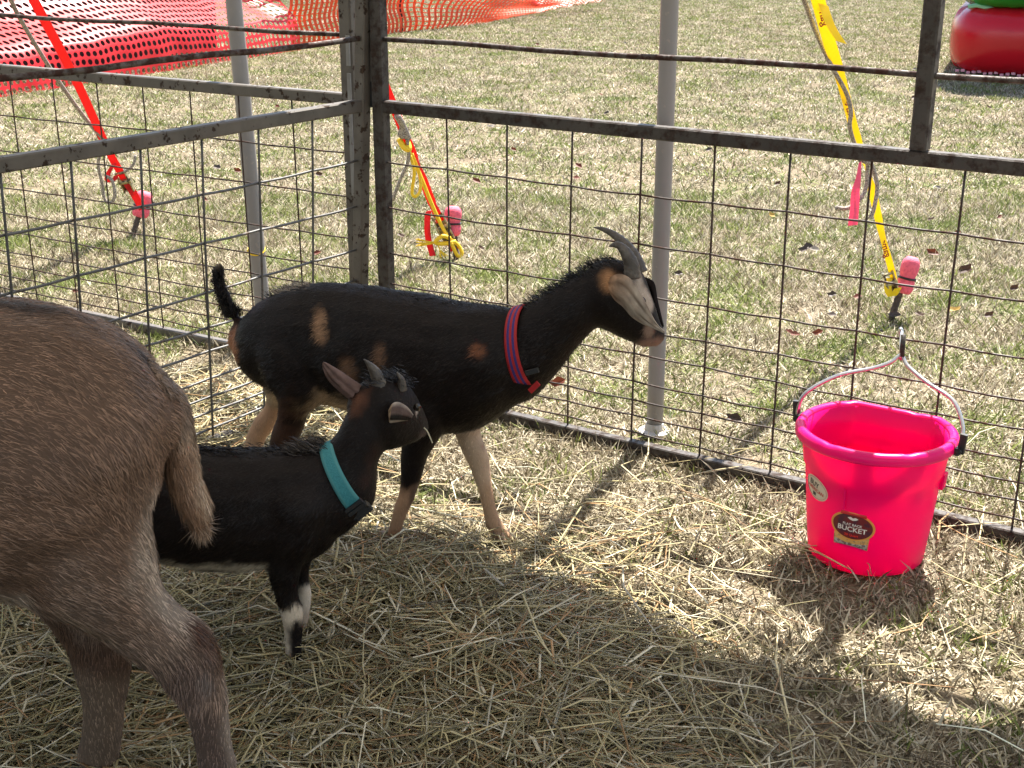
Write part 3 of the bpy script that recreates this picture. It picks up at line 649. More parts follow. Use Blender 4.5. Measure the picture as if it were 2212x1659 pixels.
for i in range(44):
    x, y = random.uniform(20, 2200), 1659*(.06+.40*random.random()**1.3)
    if y < 250 and x < 700: continue
    leaf((x, y), random.choice((0, 0, 1, 1, 4, 2, 3)), random.uniform(.02, .042))

# ================================================================== BUCKET
bc = Vector((.757, 2.598, 0)); BU, BV = DC, NC      # flat back faces the fence
zr = .292; RT, RB = .144, .1205
def brad(z): return RB+(RT-RB)*min(1, z/.255)
def bshape(phi, r, cut=.80):
    x, y = r*math.cos(phi), r*math.sin(phi); y = min(y, cut*r); return x, y
def bpt(phi, r, z, cut=.80):
    x, y = bshape(phi, r, cut); return bc+BU*x+BV*y+Vector((0, 0, z))
M['pink'] = mat('pink_plastic', (.95, .001, .215), .34, 0, .22, trans=.45)
tb = thing('bucket', 'bright pink flat backed plastic bucket standing against the right fence', 'bucket', bc)
n = 96; PHI = [2*math.pi*k/n for k in range(n)]
rings = [(RB-.03, .004), (RB-.006, .004), (RB, .010), (brad(.08), .08), (brad(.16), .16), (brad(.205), .205), (brad(.205)+.004, .21), (brad(.26)+.006, .262), (RT+.007, .285),
         (RT-.001, .285), (brad(.24)-.003, .24), (brad(.16)-.005, .16), (brad(.16)-.008, .155), (brad(.08)-.008, .08), (RB-.008, .014), (.02, .012)]
vs = [bpt(p, r, z) for r, z in rings for p in PHI]; fs = [(i*n+j, i*n+(j+1) % n, (i+1)*n+(j+1) % n, (i+1)*n+j) for i in range(len(rings)-1) for j in range(n)]
fs += [tuple(range(n-1, -1, -1)), tuple(range((len(rings)-1)*n, len(rings)*n))]
MB().add(vs, fs).build('body', M['pink'], tb, True)
rings = [(RT+.008, .266), (RT+.019, .268), (RT+.0215, .272), (RT+.0215, .282), (RT+.0185, .289), (RT+.012, .293), (RT+.003, .291), (RT, .286), (RT+.001, .28)]
vs = [bpt(p, r, z-(.0016 if (k % 16) in (3, 4) and i in (4, 5, 6) else 0)) for i, (r, z) in enumerate(rings) for k, p in enumerate(PHI)]
m_ = len(rings); fs = [(i*n+j, i*n+(j+1) % n, ((i+1) % m_)*n+(j+1) % n, ((i+1) % m_)*n+j) for i in range(m_) for j in range(n)]
MB().add(vs, fs).build('rim', mat('pink_plastic_rim', (.86, .003, .17), .32, 0, .3, trans=.2), tb, True)
# moulded rib and side lug
ph0 = -1.63
rb = MB(); rb.beam(bpt(ph0, brad(.2)+.001, .155), bpt(ph0, brad(.2)+.001, .20), .004, .004, BU); rb.build('moulded_rib', M['pink'], tb)
lg = MB(); lg.beam(bpt(.16, brad(.21)+.001, .178), bpt(.16, brad(.22)+.003, .212), .022, .010, BU); lg.build('side_lug', M['pink'], tb)
# bail with ears and hook
eL, eR = bpt(math.pi, RT+.026, .283), bpt(0, RT+.026, .283)
apex = onpl(1946, 772, bc+BV*.075, NC)
bl_ = smooth([eL+Vector((0, 0, -.012)), eL+Vector((-.004, 0, .012)), eL.lerp(apex, .12)+Vector((-.012, 0, .035)), eL.lerp(apex, .42)+Vector((-.01, 0, .034)), eL.lerp(apex, .72)+Vector((0, 0, .012)), eL.lerp(apex, .9)+Vector((0, 0, .002)), apex+Vector((0, 0, .004)),
             eR.lerp(apex, .88)+Vector((0, 0, .004)), eR.lerp(apex, .62)+Vector((.008, 0, .018)), eR.lerp(apex, .32)+Vector((.022, 0, .038)), eR.lerp(apex, .1)+Vector((.016, 0, .03)), eR+Vector((.004, 0, .012)), eR+Vector((0, 0, -.012))], 6)
MB().tube(bl_, .0040, 10).build('handle', M['bail'], tb, True)
for e, sg in ((eL, -1), (eR, 1)):
    k = MB(); k.beam(e+BU*(.004*sg)+Vector((0, 0, -.012)), e+BU*(.008*sg)+Vector((0, 0, .030)), .014, .010, BV); k.tube([e-BV*.014+Vector((0, 0, -.006)), e+BV*.014+Vector((0, 0, -.006))], .0085, 10)
    o = k.build('handle_ear', M['black'], tb)
hk = thing('bucket_hook', 'small steel snap hook hanging the bucket handle from the fence wire', 'hook', apex)
uH = PC.u(1947, 722); wp = PC.P(uH, PC.P(uH, 0).z+.363)
hz = onpl(1947, 716, PC.o, PC.n)
hp = smooth([apex+Vector((0, 0, -.004)), apex+Vector((0, 0, .012)), apex.lerp(hz, .55), hz+Vector((0, -.006, -.004)), hz+Vector((0, .004, .004)), hz+Vector((0, .012, -.004)), hz+Vector((.004, .010, -.022))], 5)
MB().tube(hp, .0042, 8).build('hook_body', M['bail'], hk, True)
MB().tube([apex+Vector((0, -.006, .004)), apex+Vector((0, -.002, .05))], .0055, 8).build('gate', M['steel_dark'], hk, True)
# water
M['water'] = mat('water', (.95, .45, .75), .02, 0, .5); wb = M['water'].node_tree.nodes['Principled BSDF']; wb.inputs['Transmission Weight'].default_value = 1; wb.inputs['IOR'].default_value = 1.33
zw = .20; wr_ = brad(zw)-.0045
vs = [bpt(p, wr_, zw) for p in PHI]+[bc+Vector((0, 0, zw))]
o = MB().add(vs, [(k, (k+1) % n, n) for k in range(n)]).build('bucket_water', M['water'], None, True); tag(o, 'still water inside the pink bucket', 'water')
# stickers (curved on the bucket wall)
def on_bucket(phi0, z0, a, b, eps, rot=0):
    a *= 1.27; b *= 1.2
    ca, sa = math.cos(rot), math.sin(rot); a, b = a*ca-b*sa, a*sa+b*ca; r = brad(z0+b)+eps+(.004 if z0+b > .208 else 0)
    return bpt(phi0+a/r, r, z0+b)
def patch(name, outline, phi0, z0, eps, m, par, rot=0, nr=5):
    c = np.mean(outline, 0); vs = [on_bucket(phi0, z0, *c, eps, rot)]; k = len(outline)
    for q in range(1, nr+1): vs += [on_bucket(phi0, z0, *(c+(np.array(p)-c)*q/nr), eps, rot) for p in outline]
    fs = [(0, 1+i, 1+(i+1) % k) for i in range(k)]
    for q in range(nr-1): fs += [(1+q*k+i, 1+(q+1)*k+i, 1+(q+1)*k+(i+1) % k, 1+q*k+(i+1) % k) for i in range(k)]
    return MB().add(vs, fs).build(name, m, par, True)
def sticker_text(s, size, phi0, z0, a, b, eps, m, par, rot=0, arch=0):
    me = text_mesh(s, size)
    for v in me.vertices: x = v.co.x; v.co = on_bucket(phi0, z0, a+x, b+v.co.y-arch*x*x, eps, rot)
    return wire_up('lettering', me, m, par)
def ell(rx, ry, n=40, cx=0, cy=0): return [(cx+rx*math.cos(2*math.pi*k/n), cy+ry*math.sin(2*math.pi*k/n)) for k in range(n)]
ink = mat('sticker_ink', (.015, .015, .02), .5); redink = mat('sticker_red_ink', (.45, .02, .02), .5); cream = mat('sticker_cream', (.62, .52, .40), .5); whi = mat('sticker_white_ink', (.75, .68, .62), .5)
def dirphi(x, y, z):      # where the sight line through the photo point meets the bucket wall
    r = brad(z); v = Vector(_ray(x, y)); o = Vector((0, 0, CAM_H)); A = v.x**2+v.y**2; B = 2*((o.x-bc.x)*v.x+(o.y-bc.y)*v.y); C = (o.x-bc.x)**2+(o.y-bc.y)**2-r*r
    q = o+v*((-B-math.sqrt(max(0, B*B-4*A*C)))/(2*A))-bc; return math.atan2(q.dot(BV), q.dot(BU)), q.z
pz1 = .083; p1, pz1 = dirphi(1841, 1143, pz1)
o1 = []
for k in range(48):
    a = 2*math.pi*k/48; x, y = .0335*math.cos(a), .026*math.sin(a)
    o1.append((x, y))
lbl = patch('label', ell(.0365, .027, 48, 0, .006), p1, pz1, .0010, mat('sticker_orange', (.72, .30, .06), .45), tb, -.05)
lbl['label'] = 'orange rimmed oval sticker reading FLAT BACK BUCKET 20 Quart'
patch('label_foot', [(-.028, -.035), (.028, -.035), (.029, -.012), (-.029, -.012)], p1, pz1, .0012, mat('sticker_sand', (.66, .34, .10), .5, noise=(160, (.36, .22, .10), .5, .6)), lbl, -.05)
patch('barcode', [(-.027, -.034), (.027, -.034), (.027, -.0235), (-.027, -.0235)], p1, pz1, .0016, mat('sticker_grey', (.42, .36, .30), .5, noise=(170, (.16, .10, .09), .48, .52)), lbl, -.05)
patch('label_field', ell(.0328, .0235, 48, 0, .006), p1, pz1, .0016, mat('sticker_maroon', (.17, .012, .015), .45, noise=(60, (.07, .012, .03), .45, .6)), lbl, -.05)
patch('label_banner', [(-.021, .026), (.021, .026), (.021, .0325), (-.021, .0325)], p1, pz1, .0020, mat('sticker_red', (.55, .02, .02), .45), lbl, -.05)
patch('emblem', [(-.009, .0225), (-.005, .0195), (0, .018), (.005, .0195), (.009, .0225), (.004, .0245), (0, .0225), (-.004, .0245)], p1, pz1, .0022, whi, lbl, -.05)
sticker_text('FLAT BACK', .0062, p1, pz1, 0, .0095, .0022, whi, lbl, -.05); sticker_text('BUCKET', .0128, p1, pz1, 0, .0005, .0022, whi, lbl, -.05)
sticker_text('20 Quart', .0060, p1, pz1, 0, -.0105, .0022, mat('sticker_bright_red', (.8, .03, .02), .5), lbl, -.05)
pz2 = .158; p2, pz2 = dirphi(1764, 1053, pz2)
lb2 = patch('label', ell(.030, .021), p2, pz2, .0010, cream, tb, -.16); lb2['label'] = 'small cream oval sticker reading BUY AMERICAN'
ring_o = [on_bucket(p2, pz2, x, y, .0014, -.16) for x, y in ell(.0272, .0185)]
MB().tube(ring_o+[ring_o[0]], .0004, 4).build('label_border', redink, lb2)
sticker_text('BUY', .0135, p2, pz2, -.004, .0065, .0018, ink, lb2, -.16); sticker_text('AMERICAN', .0088, p2, pz2, 0, -.0035, .0018, redink, lb2, -.16)
patch('flag', [(-.005, -.015), (.003, -.015), (.003, -.0085), (-.005, -.0085)], p2, pz2, .0018, ink, lb2, -.16, 2)
#@@ANIMALS
# ================================================================== HAY
M['hay'] = mat('hay', (.4, .35, .2), .6, 0, .3, attr='tint', trans=.12)
def hay_strands(P, L, rad, tilt, bend, tint):
    """thin three-sided stalks with a kink"""
    n = len(P); Q3 = np.c_[P[:, :2], np.zeros(n)]; az = 5.5*vnoise(Q3, 4.5, 8)+RNG.normal(size=n)*.75+(RNG.random(n) < .3)*RNG.random(n)*6.28; T = unit(np.c_[np.cos(az), np.sin(az), tilt]); X = unit(np.cross(T, [0, 0, 1.])); Y = np.cross(X, T)
    rings = []
    for k in range(3):
        t = k/2-.5; c = P+T*(L*t)[:, None]+(bend*(1-4*t*t)) ; r = rad*(1 if k < 2 else .55)
        for j in range(3):
            a = 2.094*j+.5; rings.append(c+X*(r*math.cos(a))[:, None]+Y*(r*math.sin(a)*.6)[:, None])
    V = np.stack(rings, 1).reshape(-1, 3); o = np.arange(n)*9; F = []
    for k in range(2):
        for j in range(3):
            p, q = 3*k+j, 3*k+(j+1) % 3; F += [np.c_[o+p, o+q, o+q+3], np.c_[o+p, o+q+3, o+p+3]]
    return V, np.concatenate(F), np.repeat(tint, 9, 0)
def hay_tint(n):
    pal = np.array([(.46, .39, .22), (.33, .285, .14), (.38, .23, .105), (.64, .57, .41), (.52, .43, .22), (.20, .15, .08)])
    k = RNG.choice(6, n, p=[.28, .22, .13, .17, .14, .06]); return np.clip(pal[k]*(.45+.85*RNG.random((n, 1))), 0, .8)
def box_pts(n, x0, x1, y0, y1): return np.c_[x0+(x1-x0)*RNG.random(n), y0+(y1-y0)*RNG.random(n)]
P = box_pts(150000, -1.7, 1.0, 1.25, 2.75); sd = poly_sd(P, HAY_POLY)
keep = RNG.random(len(P)) < np.where(sd < -.15, 1.0, np.clip(.42*np.exp(-(sd+.12)/.10), 0, 1))
keep &= (P[:, 0] > -.75*P[:, 1]) ; P = P[keep][:27000]; n = len(P); h = hay_h(P); u = RNG.random(n)**.7
L = .05+.22*RNG.random(n)**1.3; rad = .0011+.0017*RNG.random(n)**1.8+(RNG.random(n) < .06)*.0018
Z = h*u+.006+.012*RNG.random(n)+ground_h(P)*.5
V, F, Cc = hay_strands(np.c_[P, Z], L, rad, RNG.normal(size=n)*.19, np.c_[RNG.normal(size=(n, 2))*.014, RNG.random(n)*.022]*(L/.15)[:, None], hay_tint(n))
V[:, 2] = np.maximum(V[:, 2], -.002)
tag(wire_up('hay', np_mesh('hay', V, F, Cc), M['hay']), kind='stuff')
# short broken chaff on top of the heap
P = box_pts(60000, -1.7, .8, 1.25, 2.7); sd = poly_sd(P, HAY_POLY); P = P[(RNG.random(len(P)) < np.where(sd < -.1, .55, .6*np.exp(-(sd+.1)/.12)))]; n = len(P)
V, F, Cc = hay_strands(np.c_[P, hay_h(P)*(.55+.45*RNG.random(n))+.012+.010*RNG.random(n)], .012+.045*RNG.random(n)**2, .0005+.0007*RNG.random(n), RNG.normal(size=n)*.3, np.zeros((n, 3)), hay_tint(n)*.95)
tag(wire_up('hay_chaff', np_mesh('hay_chaff', V, F, Cc), M['hay']), kind='stuff')
# thin loose hay on the sunny grass up to the panels
PP = [box_pts(9000, -1.5, 1.5, 1.5, 3.2)]; sd = poly_sd(PP[0], HAY_POLY)
d_r = np.hypot(PP[0][:, 0]-.15, (PP[0][:, 1]-2.6)*1.3)
PP[0] = PP[0][RNG.random(9000) < np.where(sd > .0, .40*np.exp(-sd/.10)+.30*np.exp(-(d_r/.34)**2)+.028, 0)]
q = box_pts(2600, -1.35, -.35, 2.75, 3.7); PP.append(q[(RNG.random(2600) < .75)])
P = np.concatenate(PP); n = len(P); L = .05+.27*RNG.random(n)**1.2
V, F, Cc = hay_strands(np.c_[P, .022+.022*RNG.random(n)], L, .0012+.0015*RNG.random(n)**2, RNG.normal(size=n)*.10, np.c_[RNG.normal(size=(n, 2))*.018, RNG.random(n)*.012]*(L/.15)[:, None], np.clip(hay_tint(n)*1.25, 0, .8))  # tint raised to put the sunlight into the hay colour
tag(wire_up('loose_hay', np_mesh('loose_hay', V, F, Cc), M['hay']), kind='stuff')
# dark sheet under the heap, gap shade between stalks put into its colour
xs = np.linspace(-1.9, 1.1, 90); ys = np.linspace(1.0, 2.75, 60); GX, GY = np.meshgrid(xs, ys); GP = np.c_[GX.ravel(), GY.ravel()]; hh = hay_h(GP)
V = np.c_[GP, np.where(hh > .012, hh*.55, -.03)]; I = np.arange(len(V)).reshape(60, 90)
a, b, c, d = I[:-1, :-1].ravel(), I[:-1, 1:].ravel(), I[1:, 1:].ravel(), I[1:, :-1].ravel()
tag(wire_up('hay_gap_shade', np_mesh('hay_gap_shade', V, np.r_[np.c_[a, b, c], np.c_[a, c, d]], smooth=True), mat('hay_gap_shade', (.035, .026, .014), .95, 0, .1, noise=(120, (.09, .07, .038), .45, .65), bump=(90, .8))), kind='stuff')

# ================================================================== ANIMALS
M['hoof_tan'] = mat('pale_hoof', (.24, .155, .095), .6, noise=(60, (.12, .08, .055), .45, .6))
class Beast:
    def __init__(s, p0, d):
        s.p0 = Vector((p0[0], p0[1], 0)); s.d = Vector((d[0], d[1], 0)).normalized(); s.n = Vector((-s.d.y, s.d.x, 0))
        if s.n.y < 0: s.n = -s.n
    def pt(s, x, y, off=0.0): return onpl(x, y, s.p0+s.n*off, s.n)
    def st(s, rows): return [(s.pt(r[0], r[1], r[5] if len(r) > 5 else 0), s.pt(r[2], r[3], r[5] if len(r) > 5 else 0), r[4]) for r in rows]
def refine(st, k=3):
    A = smooth([q[0] for q in st], k); B = smooth([q[1] for q in st], k); W = smooth([Vector((q[2], 0, 0)) for q in st], k)
    return [(a, b, max(.001, c.x)) for a, b, c in zip(A, B, W)]
def capped(st):
    """round both ends of a loft"""
    def mid(q): return (q[0]+q[1])/2
    def end(q, r):
        c = mid(q); v = (c-mid(r)).normalized(); h = (q[0]-q[1]).length/2; out = []
        for f, g in ((.35, .90), (.6, .66), (.75, .3)): out.append((c+(q[0]-c)*g+v*h*f*.8, c+(q[1]-c)*g+v*h*f*.8, q[2]*g))
        return out
    return end(st[0], st[1])[::-1]+st+end(st[-1], st[-2])
def body_mesh(name, lofts, N, vox, it=5):
    mb = MB()
    for l in lofts: mb.loft(capped(refine(l)), N, 18)
    me = bpy.data.meshes.new(name); me.from_pydata(mb.v, [], mb.f); me.update()
    bm = bmesh.new(); bm.from_mesh(me); bmesh.ops.recalc_face_normals(bm, faces=bm.faces); bm.to_mesh(me); bm.free()
    o = bpy.data.objects.new(name, me); S.collection.objects.link(o)
    r = o.modifiers.new('r', 'REMESH'); r.mode = 'VOXEL'; r.voxel_size = vox
    sm = o.modifiers.new('s', 'SMOOTH'); sm.factor = .6; sm.iterations = it
    dg = bpy.context.evaluated_depsgraph_get(); out = bpy.data.meshes.new_from_object(o.evaluated_get(dg)); bpy.data.objects.remove(o)
    out.name = name
    vv, tt = mesh_np(out); nn = np.empty(len(vv)*3, np.float32); out.vertices.foreach_get('normal', nn); nn = nn.reshape(-1, 3)
    vv = vv+nn*(.0042*vnoise(vv, 11, 41)+.0022*vnoise(vv, 26, 43))[:, None]; out.vertices.foreach_set('co', vv.astype(np.float32).ravel()); out.update(); out.polygons.foreach_set('use_smooth', [True]*len(out.polygons)); return out
def sstep(x): x = np.clip(x, 0, 1); return x*x*(3-2*x)
def paint(P, base, rules, nsc=30):
    C = np.tile(np.array(base, float), (len(P), 1)); nz = vnoise(P, nsc, 4)*.5+vnoise(P, nsc*2.7, 6)*.35
    for kind, dat, col, r, soft in rules:
        if kind == 's': dd = np.linalg.norm(P-np.array(dat), axis=1)
        elif kind == 'e': dd = np.linalg.norm((P-np.array(dat[0]))/np.array(dat[1]), axis=1); 
        elif kind == 'c':
            a, b = np.array(dat[0]), np.array(dat[1]); e = b-a; t = np.clip(((P-a)@e)/(e@e), 0, 1); dd = np.linalg.norm(P-a-t[:, None]*e, axis=1)
        elif kind == 'n': dd = (P-np.array(dat[0]))@np.array(dat[1])      # half space
        m = sstep((r+soft-dd+nz*soft*1.6)/(2*soft))[:, None]; C = C*(1-m)+np.array(col)*m
    v = 1+.14*vnoise(P, 14, 9)+.10*vnoise(P, 55, 12); return np.clip(C*v[:, None], .001, 1)
def set_tint(me, C):
    a = me.color_attributes.new('tint', 'FLOAT_COLOR', 'POINT'); a.data.foreach_set('color', np.c_[C, np.ones(len(C))].astype(np.float32).ravel())
def mesh_np(me):
    v = np.empty(len(me.vertices)*3, np.float32); me.vertices.foreach_get('co', v); v = v.reshape(-1, 3).astype(float)
    me.calc_loop_triangles(); t = np.empty(len(me.loop_triangles)*3, np.int32); me.loop_triangles.foreach_get('vertices', t); return v, t.reshape(-1, 3)
def fur(me, n, flow, length, width, colour, lift=.28, jit=.22, skip=None, name='fur', seed=1, var=(.5, 1.05)):
    g = np.random.default_rng(seed); v, t = mesh_np(me); a, b, c = v[t[:, 0]], v[t[:, 1]], v[t[:, 2]]; cr = np.cross(b-a, c-a); ar = np.linalg.norm(cr, axis=1)
    wgt = ar.copy(); k = g.choice(len(t), n, p=wgt/wgt.sum()); u, w_ = g.random(n), g.random(n); f = u+w_ > 1; u[f], w_[f] = 1-u[f], 1-w_[f]
    P = a[k]+(b[k]-a[k])*u[:, None]+(c[k]-a[k])*w_[:, None]; N = unit(cr[k])
    if skip is not None:
        m = ~skip(P); P, N = P[m], N[m]; n = len(P)
    fl = flow(P); fl = fl+g.normal(size=(n, 3))*jit; fl = unit(fl-N*(fl*N).sum(1)[:, None]); D = unit(fl+N*(lift*(.6+.8*g.random(n)))[:, None])
    W = unit(np.cross(D, N)+g.normal(size=(n, 3))*.25); L = length(P)*(.65+.7*g.random(n)); bend = -N*(L*.16)[:, None]+np.array([0, 0, -1.])*(L*.12)[:, None]
    cl = colour(P)*(var[0]+var[1]*g.random((n, 1)))
    V, F, C = strands(P-N*.001, D, W, L, bend, np.full(n, width)*(.7+.6*g.random(n)), np.clip(cl, .001, 1)); return np_mesh(name, V, F, C)
def hoof(parent, p, d, sz, mt='hoof'):
    p = Vector(p); d = Vector((d[0], d[1], 0)).normalized(); s = Vector((-d.y, d.x, 0)); m = MB()
    for k in (-1, 1):
        c = p+s*sz*.27*k
        m.loft([(c-d*sz*.42+Vector((0, 0, .001)), c+d*sz*.62+Vector((0, 0, .001)), sz*.25), (c-d*sz*.40+Vector((0, 0, sz*.35)), c+d*sz*.42+Vector((0, 0, sz*.35)), sz*.25), (c-d*sz*.32+Vector((0, 0, sz*.8)), c+d*sz*.22+Vector((0, 0, sz*.75)), sz*.22)], s, 10)
    return m.build('hoof', M[mt], parent, True)
def curved_horn(parent, pts, rad):
    m = MB(); pp = smooth(pts, 6); rr = [v.x for v in smooth([Vector((r, 0, 0)) for r in rad], 6)]
    rr = [max(.0008, r*(1+.05*math.sin(i*2.6))) for i, r in enumerate(rr)]; m.tube(pp, rr, 12); return m.build('horn', M['horn'], parent, True)
def ear(parent, st, N, outer, inner, cup=.3, label=None, cf=None):
    """leaf shaped ear: two-layer cupped sheet"""
    st = refine(st, 4); k = len(st); nn = 9; N = Vector(N).normalized(); vs = []; cols = []
    for side in (0, 1):
        for i, (A, B, wd) in enumerate(st):
            h = (B-A).length
            for j in range(nn):
                f = j/(nn-1); p = A.lerp(B, f)+N*(cup*h*(4*(f-.5)**2-1)*.5+(.0018 if side else -.0018)*math.sin(math.pi*min(1, max(0, .15+.7*f))))+N*(.0025*math.sin(f*15+i*.2)*(1 if k > 1 else 0))
                vs.append(p); cols.append(cf(i/(k-1), f) if cf else (inner if side == 0 else outer))
    o = k*nn; fs = [(i*nn+j, i*nn+j+1, (i+1)*nn+j+1, (i+1)*nn+j) for i in range(k-1) for j in range(nn-1)]
    fs += [tuple(q+o for q in f[::-1]) for f in fs]
    for i in range(k-1): fs += [(i*nn, (i+1)*nn, (i+1)*nn+o, i*nn+o), (i*nn+nn-1, i*nn+nn-1+o, (i+1)*nn+nn-1+o, (i+1)*nn+nn-1)]
    me = bpy.data.meshes.new('ear'); me.from_pydata([tuple(v) for v in vs], [], fs); me.polygons.foreach_set('use_smooth', [True]*len(fs))
    P_ = np.array([tuple(v) for v in vs]); C = np.array(cols)*(1+.35*vnoise(P_, 70, 3)+.25*vnoise(P_, 170, 5))[:, None]; set_tint(me, np.clip(C, .001, 1))
    return wire_up('ear', me, M['ear'], parent, label)
def collar(parent, A0, B0, A1, B1, wd, N, mats, bands, th=.003, grow=.006):
    """band round the neck between two slanted sections; bands = material index per strip"""
    m = MB(); nb = len(bands); n = 40; N = Vector(N).normalized(); R_ = []
    for i in range(nb+1):
        f = i/nb; A, B = Vector(A0).lerp(Vector(A1), f), Vector(B0).lerp(Vector(B1), f); c = (A+B)/2; a = (A-B)/2; a = a*(1+grow/a.length)
        R_.append([(c+a*math.cos(2*math.pi*j/n)+N*((wd+grow)*math.sin(2*math.pi*j/n)), c) for j in range(n)])
    vs = [p for r in R_ for p, c in r]+[p+(c-p).normalized()*th for r in R_ for p, c in r]; o = (nb+1)*n; fs = []; mi = []
    for i in range(nb):
        for j in range(n):
            q = (i*n+j, i*n+(j+1) % n, (i+1)*n+(j+1) % n, (i+1)*n+j); fs += [q, tuple(x+o for x in q[::-1])]; mi += [bands[i]]*2
    for j in range(n):
        j2 = (j+1) % n; fs += [(j, j+o, j2+o, j2), (nb*n+j, nb*n+j2, nb*n+j2+o, nb*n+j+o)]; mi += [bands[0], bands[-1]]
    m.v = [tuple(v) for v in vs]; m.f = fs; m.m = mi; return m.build('collar', mats, parent, True)
BLK, BRN, TAN, WHT, RUS = (.0058, .0028, .0020), (.024, .012, .008), (.29, .165, .09), (.58, .47, .35), (.17, .065, .03)
M['collar_red'] = mat('collar_red', (.40, .010, .012), .7, bump=(600, .3)); M['collar_blue'] = mat('collar_blue', (.035, .02, .15), .7, bump=(600, .3))
M['collar_teal'] = mat('collar_teal', (.032, .205, .235), .75, bump=(700, .35), noise=(300, (.045, .26, .28), .4, .6)); M['collar_edge'] = mat('collar_teal_edge', (.065, .25, .26), .75)

# ---------------------------------------------------------------- taller goat
G = Beast((-.12, 2.62), (.894, -.447)); N = G.n; st = G.st
trunk = st([(530, 688, 520, 765, .032), (556, 654, 552, 815, .070), (600, 628, 604, 840, .088), (660, 616, 676, 862, .094), (730, 614, 746, 878, .098), (820, 621, 830, 902, .104), (900, 637, 905, 926, .104), (970, 651, 975, 934, .098), (1040, 660, 1042, 922, .094), (1090, 667, 1100, 888, .078), (1120, 690, 1135, 845, .056)])
neck = st([(1060, 668, 1120, 870, .070), (1098, 668, 1150, 858, .060, .005), (1138, 657, 1180, 830, .054, .01), (1190, 628, 1222, 778, .046, .02), (1240, 600, 1268, 720, .043, .035), (1285, 572, 1300, 702, .044, .05)])
head = st([(1308, 560, 1296, 704, .048, .055), (1350, 562, 1328, 720, .048, .06), (1384, 590, 1352, 732, .043, .065), (1405, 640, 1374, 741, .034, .07), (1422, 690, 1392, 751, .027, .075), (1433, 714, 1408, 749, .019, .078)])
tail = st([(508, 682, 522, 712, .016), (484, 682, 511, 676, .013), (473, 650, 498, 645, .012), (461, 615, 487, 613, .011), (458, 585, 486, 582, .010), (470, 567, 480, 568, .005)])
nf = st([(868, 790, 1010, 800, .050, -.045), (866, 880, 985, 880, .044, -.052), (872, 950, 946, 950, .036, -.056), (870, 1000, 924, 990, .027, -.06), (864, 1046, 905, 1048, .022, -.06), (856, 1082, 895, 1082, .021, -.06), (846, 1118, 880, 1110, .017, -.06), (836, 1148, 868, 1142, .015, -.06), (826, 1182, 858, 1184, .017, -.06), (823, 1196, 856, 1200, .016, -.06)])
ff = st([(960, 800, 1070, 800, .045, .045), (972, 880, 1052, 880, .038, .05), (986, 928, 1034, 928, .026, .055), (998, 967, 1046, 968, .022, .055), (1015, 1004, 1058, 1004, .021, .055), (1029, 1042, 1064, 1042, .020, .055), (1038, 1080, 1070, 1080, .017, .055), (1042, 1118, 1080, 1118, .016, .055), (1052, 1142, 1094, 1142, .017, .055), (1062, 1160, 1102, 1156, .016, .055)])
nh = st([(560, 740, 720, 800, .06, -.05), (575, 800, 712, 850, .058, -.055), (604, 850, 690, 876, .045, -.06), (604, 885, 664, 896, .034, -.06), (590, 930, 656, 927, .028, -.06), (580, 968, 642, 962, .024, -.06), (582, 1010, 622, 1006, .02, -.06), (586, 1060, 618, 1060, .018, -.06), (588, 1100, 620, 1100, .018, -.06)])
fh = st([(560, 740, 680, 800, .055, .05), (566, 790, 650, 850, .05, .055), (578, 832, 628, 862, .036, .06), (576, 872, 612, 892, .026, .06), (548, 908, 596, 918, .022, .06), (534, 944, 570, 958, .021, .06), (534, 985, 562, 990, .016, .06), (538, 1040, 564, 1040, .016, .06)])
bm_ = body_mesh('body', [trunk, neck, head, tail, nf, ff, nh, fh], N, .0062)
near = -.108
rules = [('e', (G.pt(688, 708, -.105), (.020, .06, .036)), TAN, 1, .30), ('e', (G.pt(752, 800, -.105), (.020, .06, .026)), (.13, .07, .04), 1, .5), ('e', (G.pt(822, 778, -.112), (.012, .06, .026)), (.13, .07, .04), 1, .5),
         ('e', (G.pt(1034, 760, -.085), (.015, .06, .014)), (.20, .075, .035), 1, .55), ('e', (G.pt(512, 742, 0), (.030, .09, .040)), (.36, .15, .07), 1, .4), ('s', tuple(G.pt(470, 566, 0)), (.12, .09, .06), .012, .012),
         ('c', (G.pt(690, 890, -.06), G.pt(790, 905, -.06)), (.46, .31, .18), .040, .03), ('c', (G.pt(620, 840, .02), G.pt(600, 860, .06)), (.50, .36, .22), .03, .02),
         ('c', (G.pt(878, 1080, -.06), G.pt(845, 1200, -.06)), (.33, .19, .11), .036, .012), ('c', (G.pt(900, 1050, -.06), G.pt(900, 1100, -.06)), (.10, .06, .04), .012, .01),
         ('c', (G.pt(1010, 935, .055), G.pt(1060, 1080, .055)), (.46, .32, .21), .045, .014), ('c', (G.pt(1060, 1080, .055), G.pt(1082, 1160, .055)), (.40, .25, .15), .04, .014), ('s', tuple(G.pt(1046, 1138, .05)), (.015, .01, .008), .011, .008),
         ('c', (G.pt(585, 890, .06), G.pt(548, 960, .06)), (.46, .27, .16), .040, .015), ('c', (G.pt(550, 960, .06), G.pt(552, 1050, .06)), (.42, .26, .16), .03, .015), ('c', (G.pt(640, 860, -.06), G.pt(610, 960, -.06)), (.05, .022, .013), .045, .03),
         ('e', (G.pt(1406, 737, .075), (.028, .05, .018)), (.23, .13, .095), 1, .35), ('e', (G.pt(1402, 716, .05), (.010, .05, .016)), (.22, .14, .10), 1, .4), ('c', (G.pt(1378, 592, .045), G.pt(1404, 655, .05)), (.42, .34, .27), .019, .010), ('c', (G.pt(1432, 716, .06), G.pt(1420, 724, .05)), (.02, .009, .007), .0075, .004), ('s', tuple(G.pt(1318, 606, .01)), (.36, .18, .08), .022, .012)]
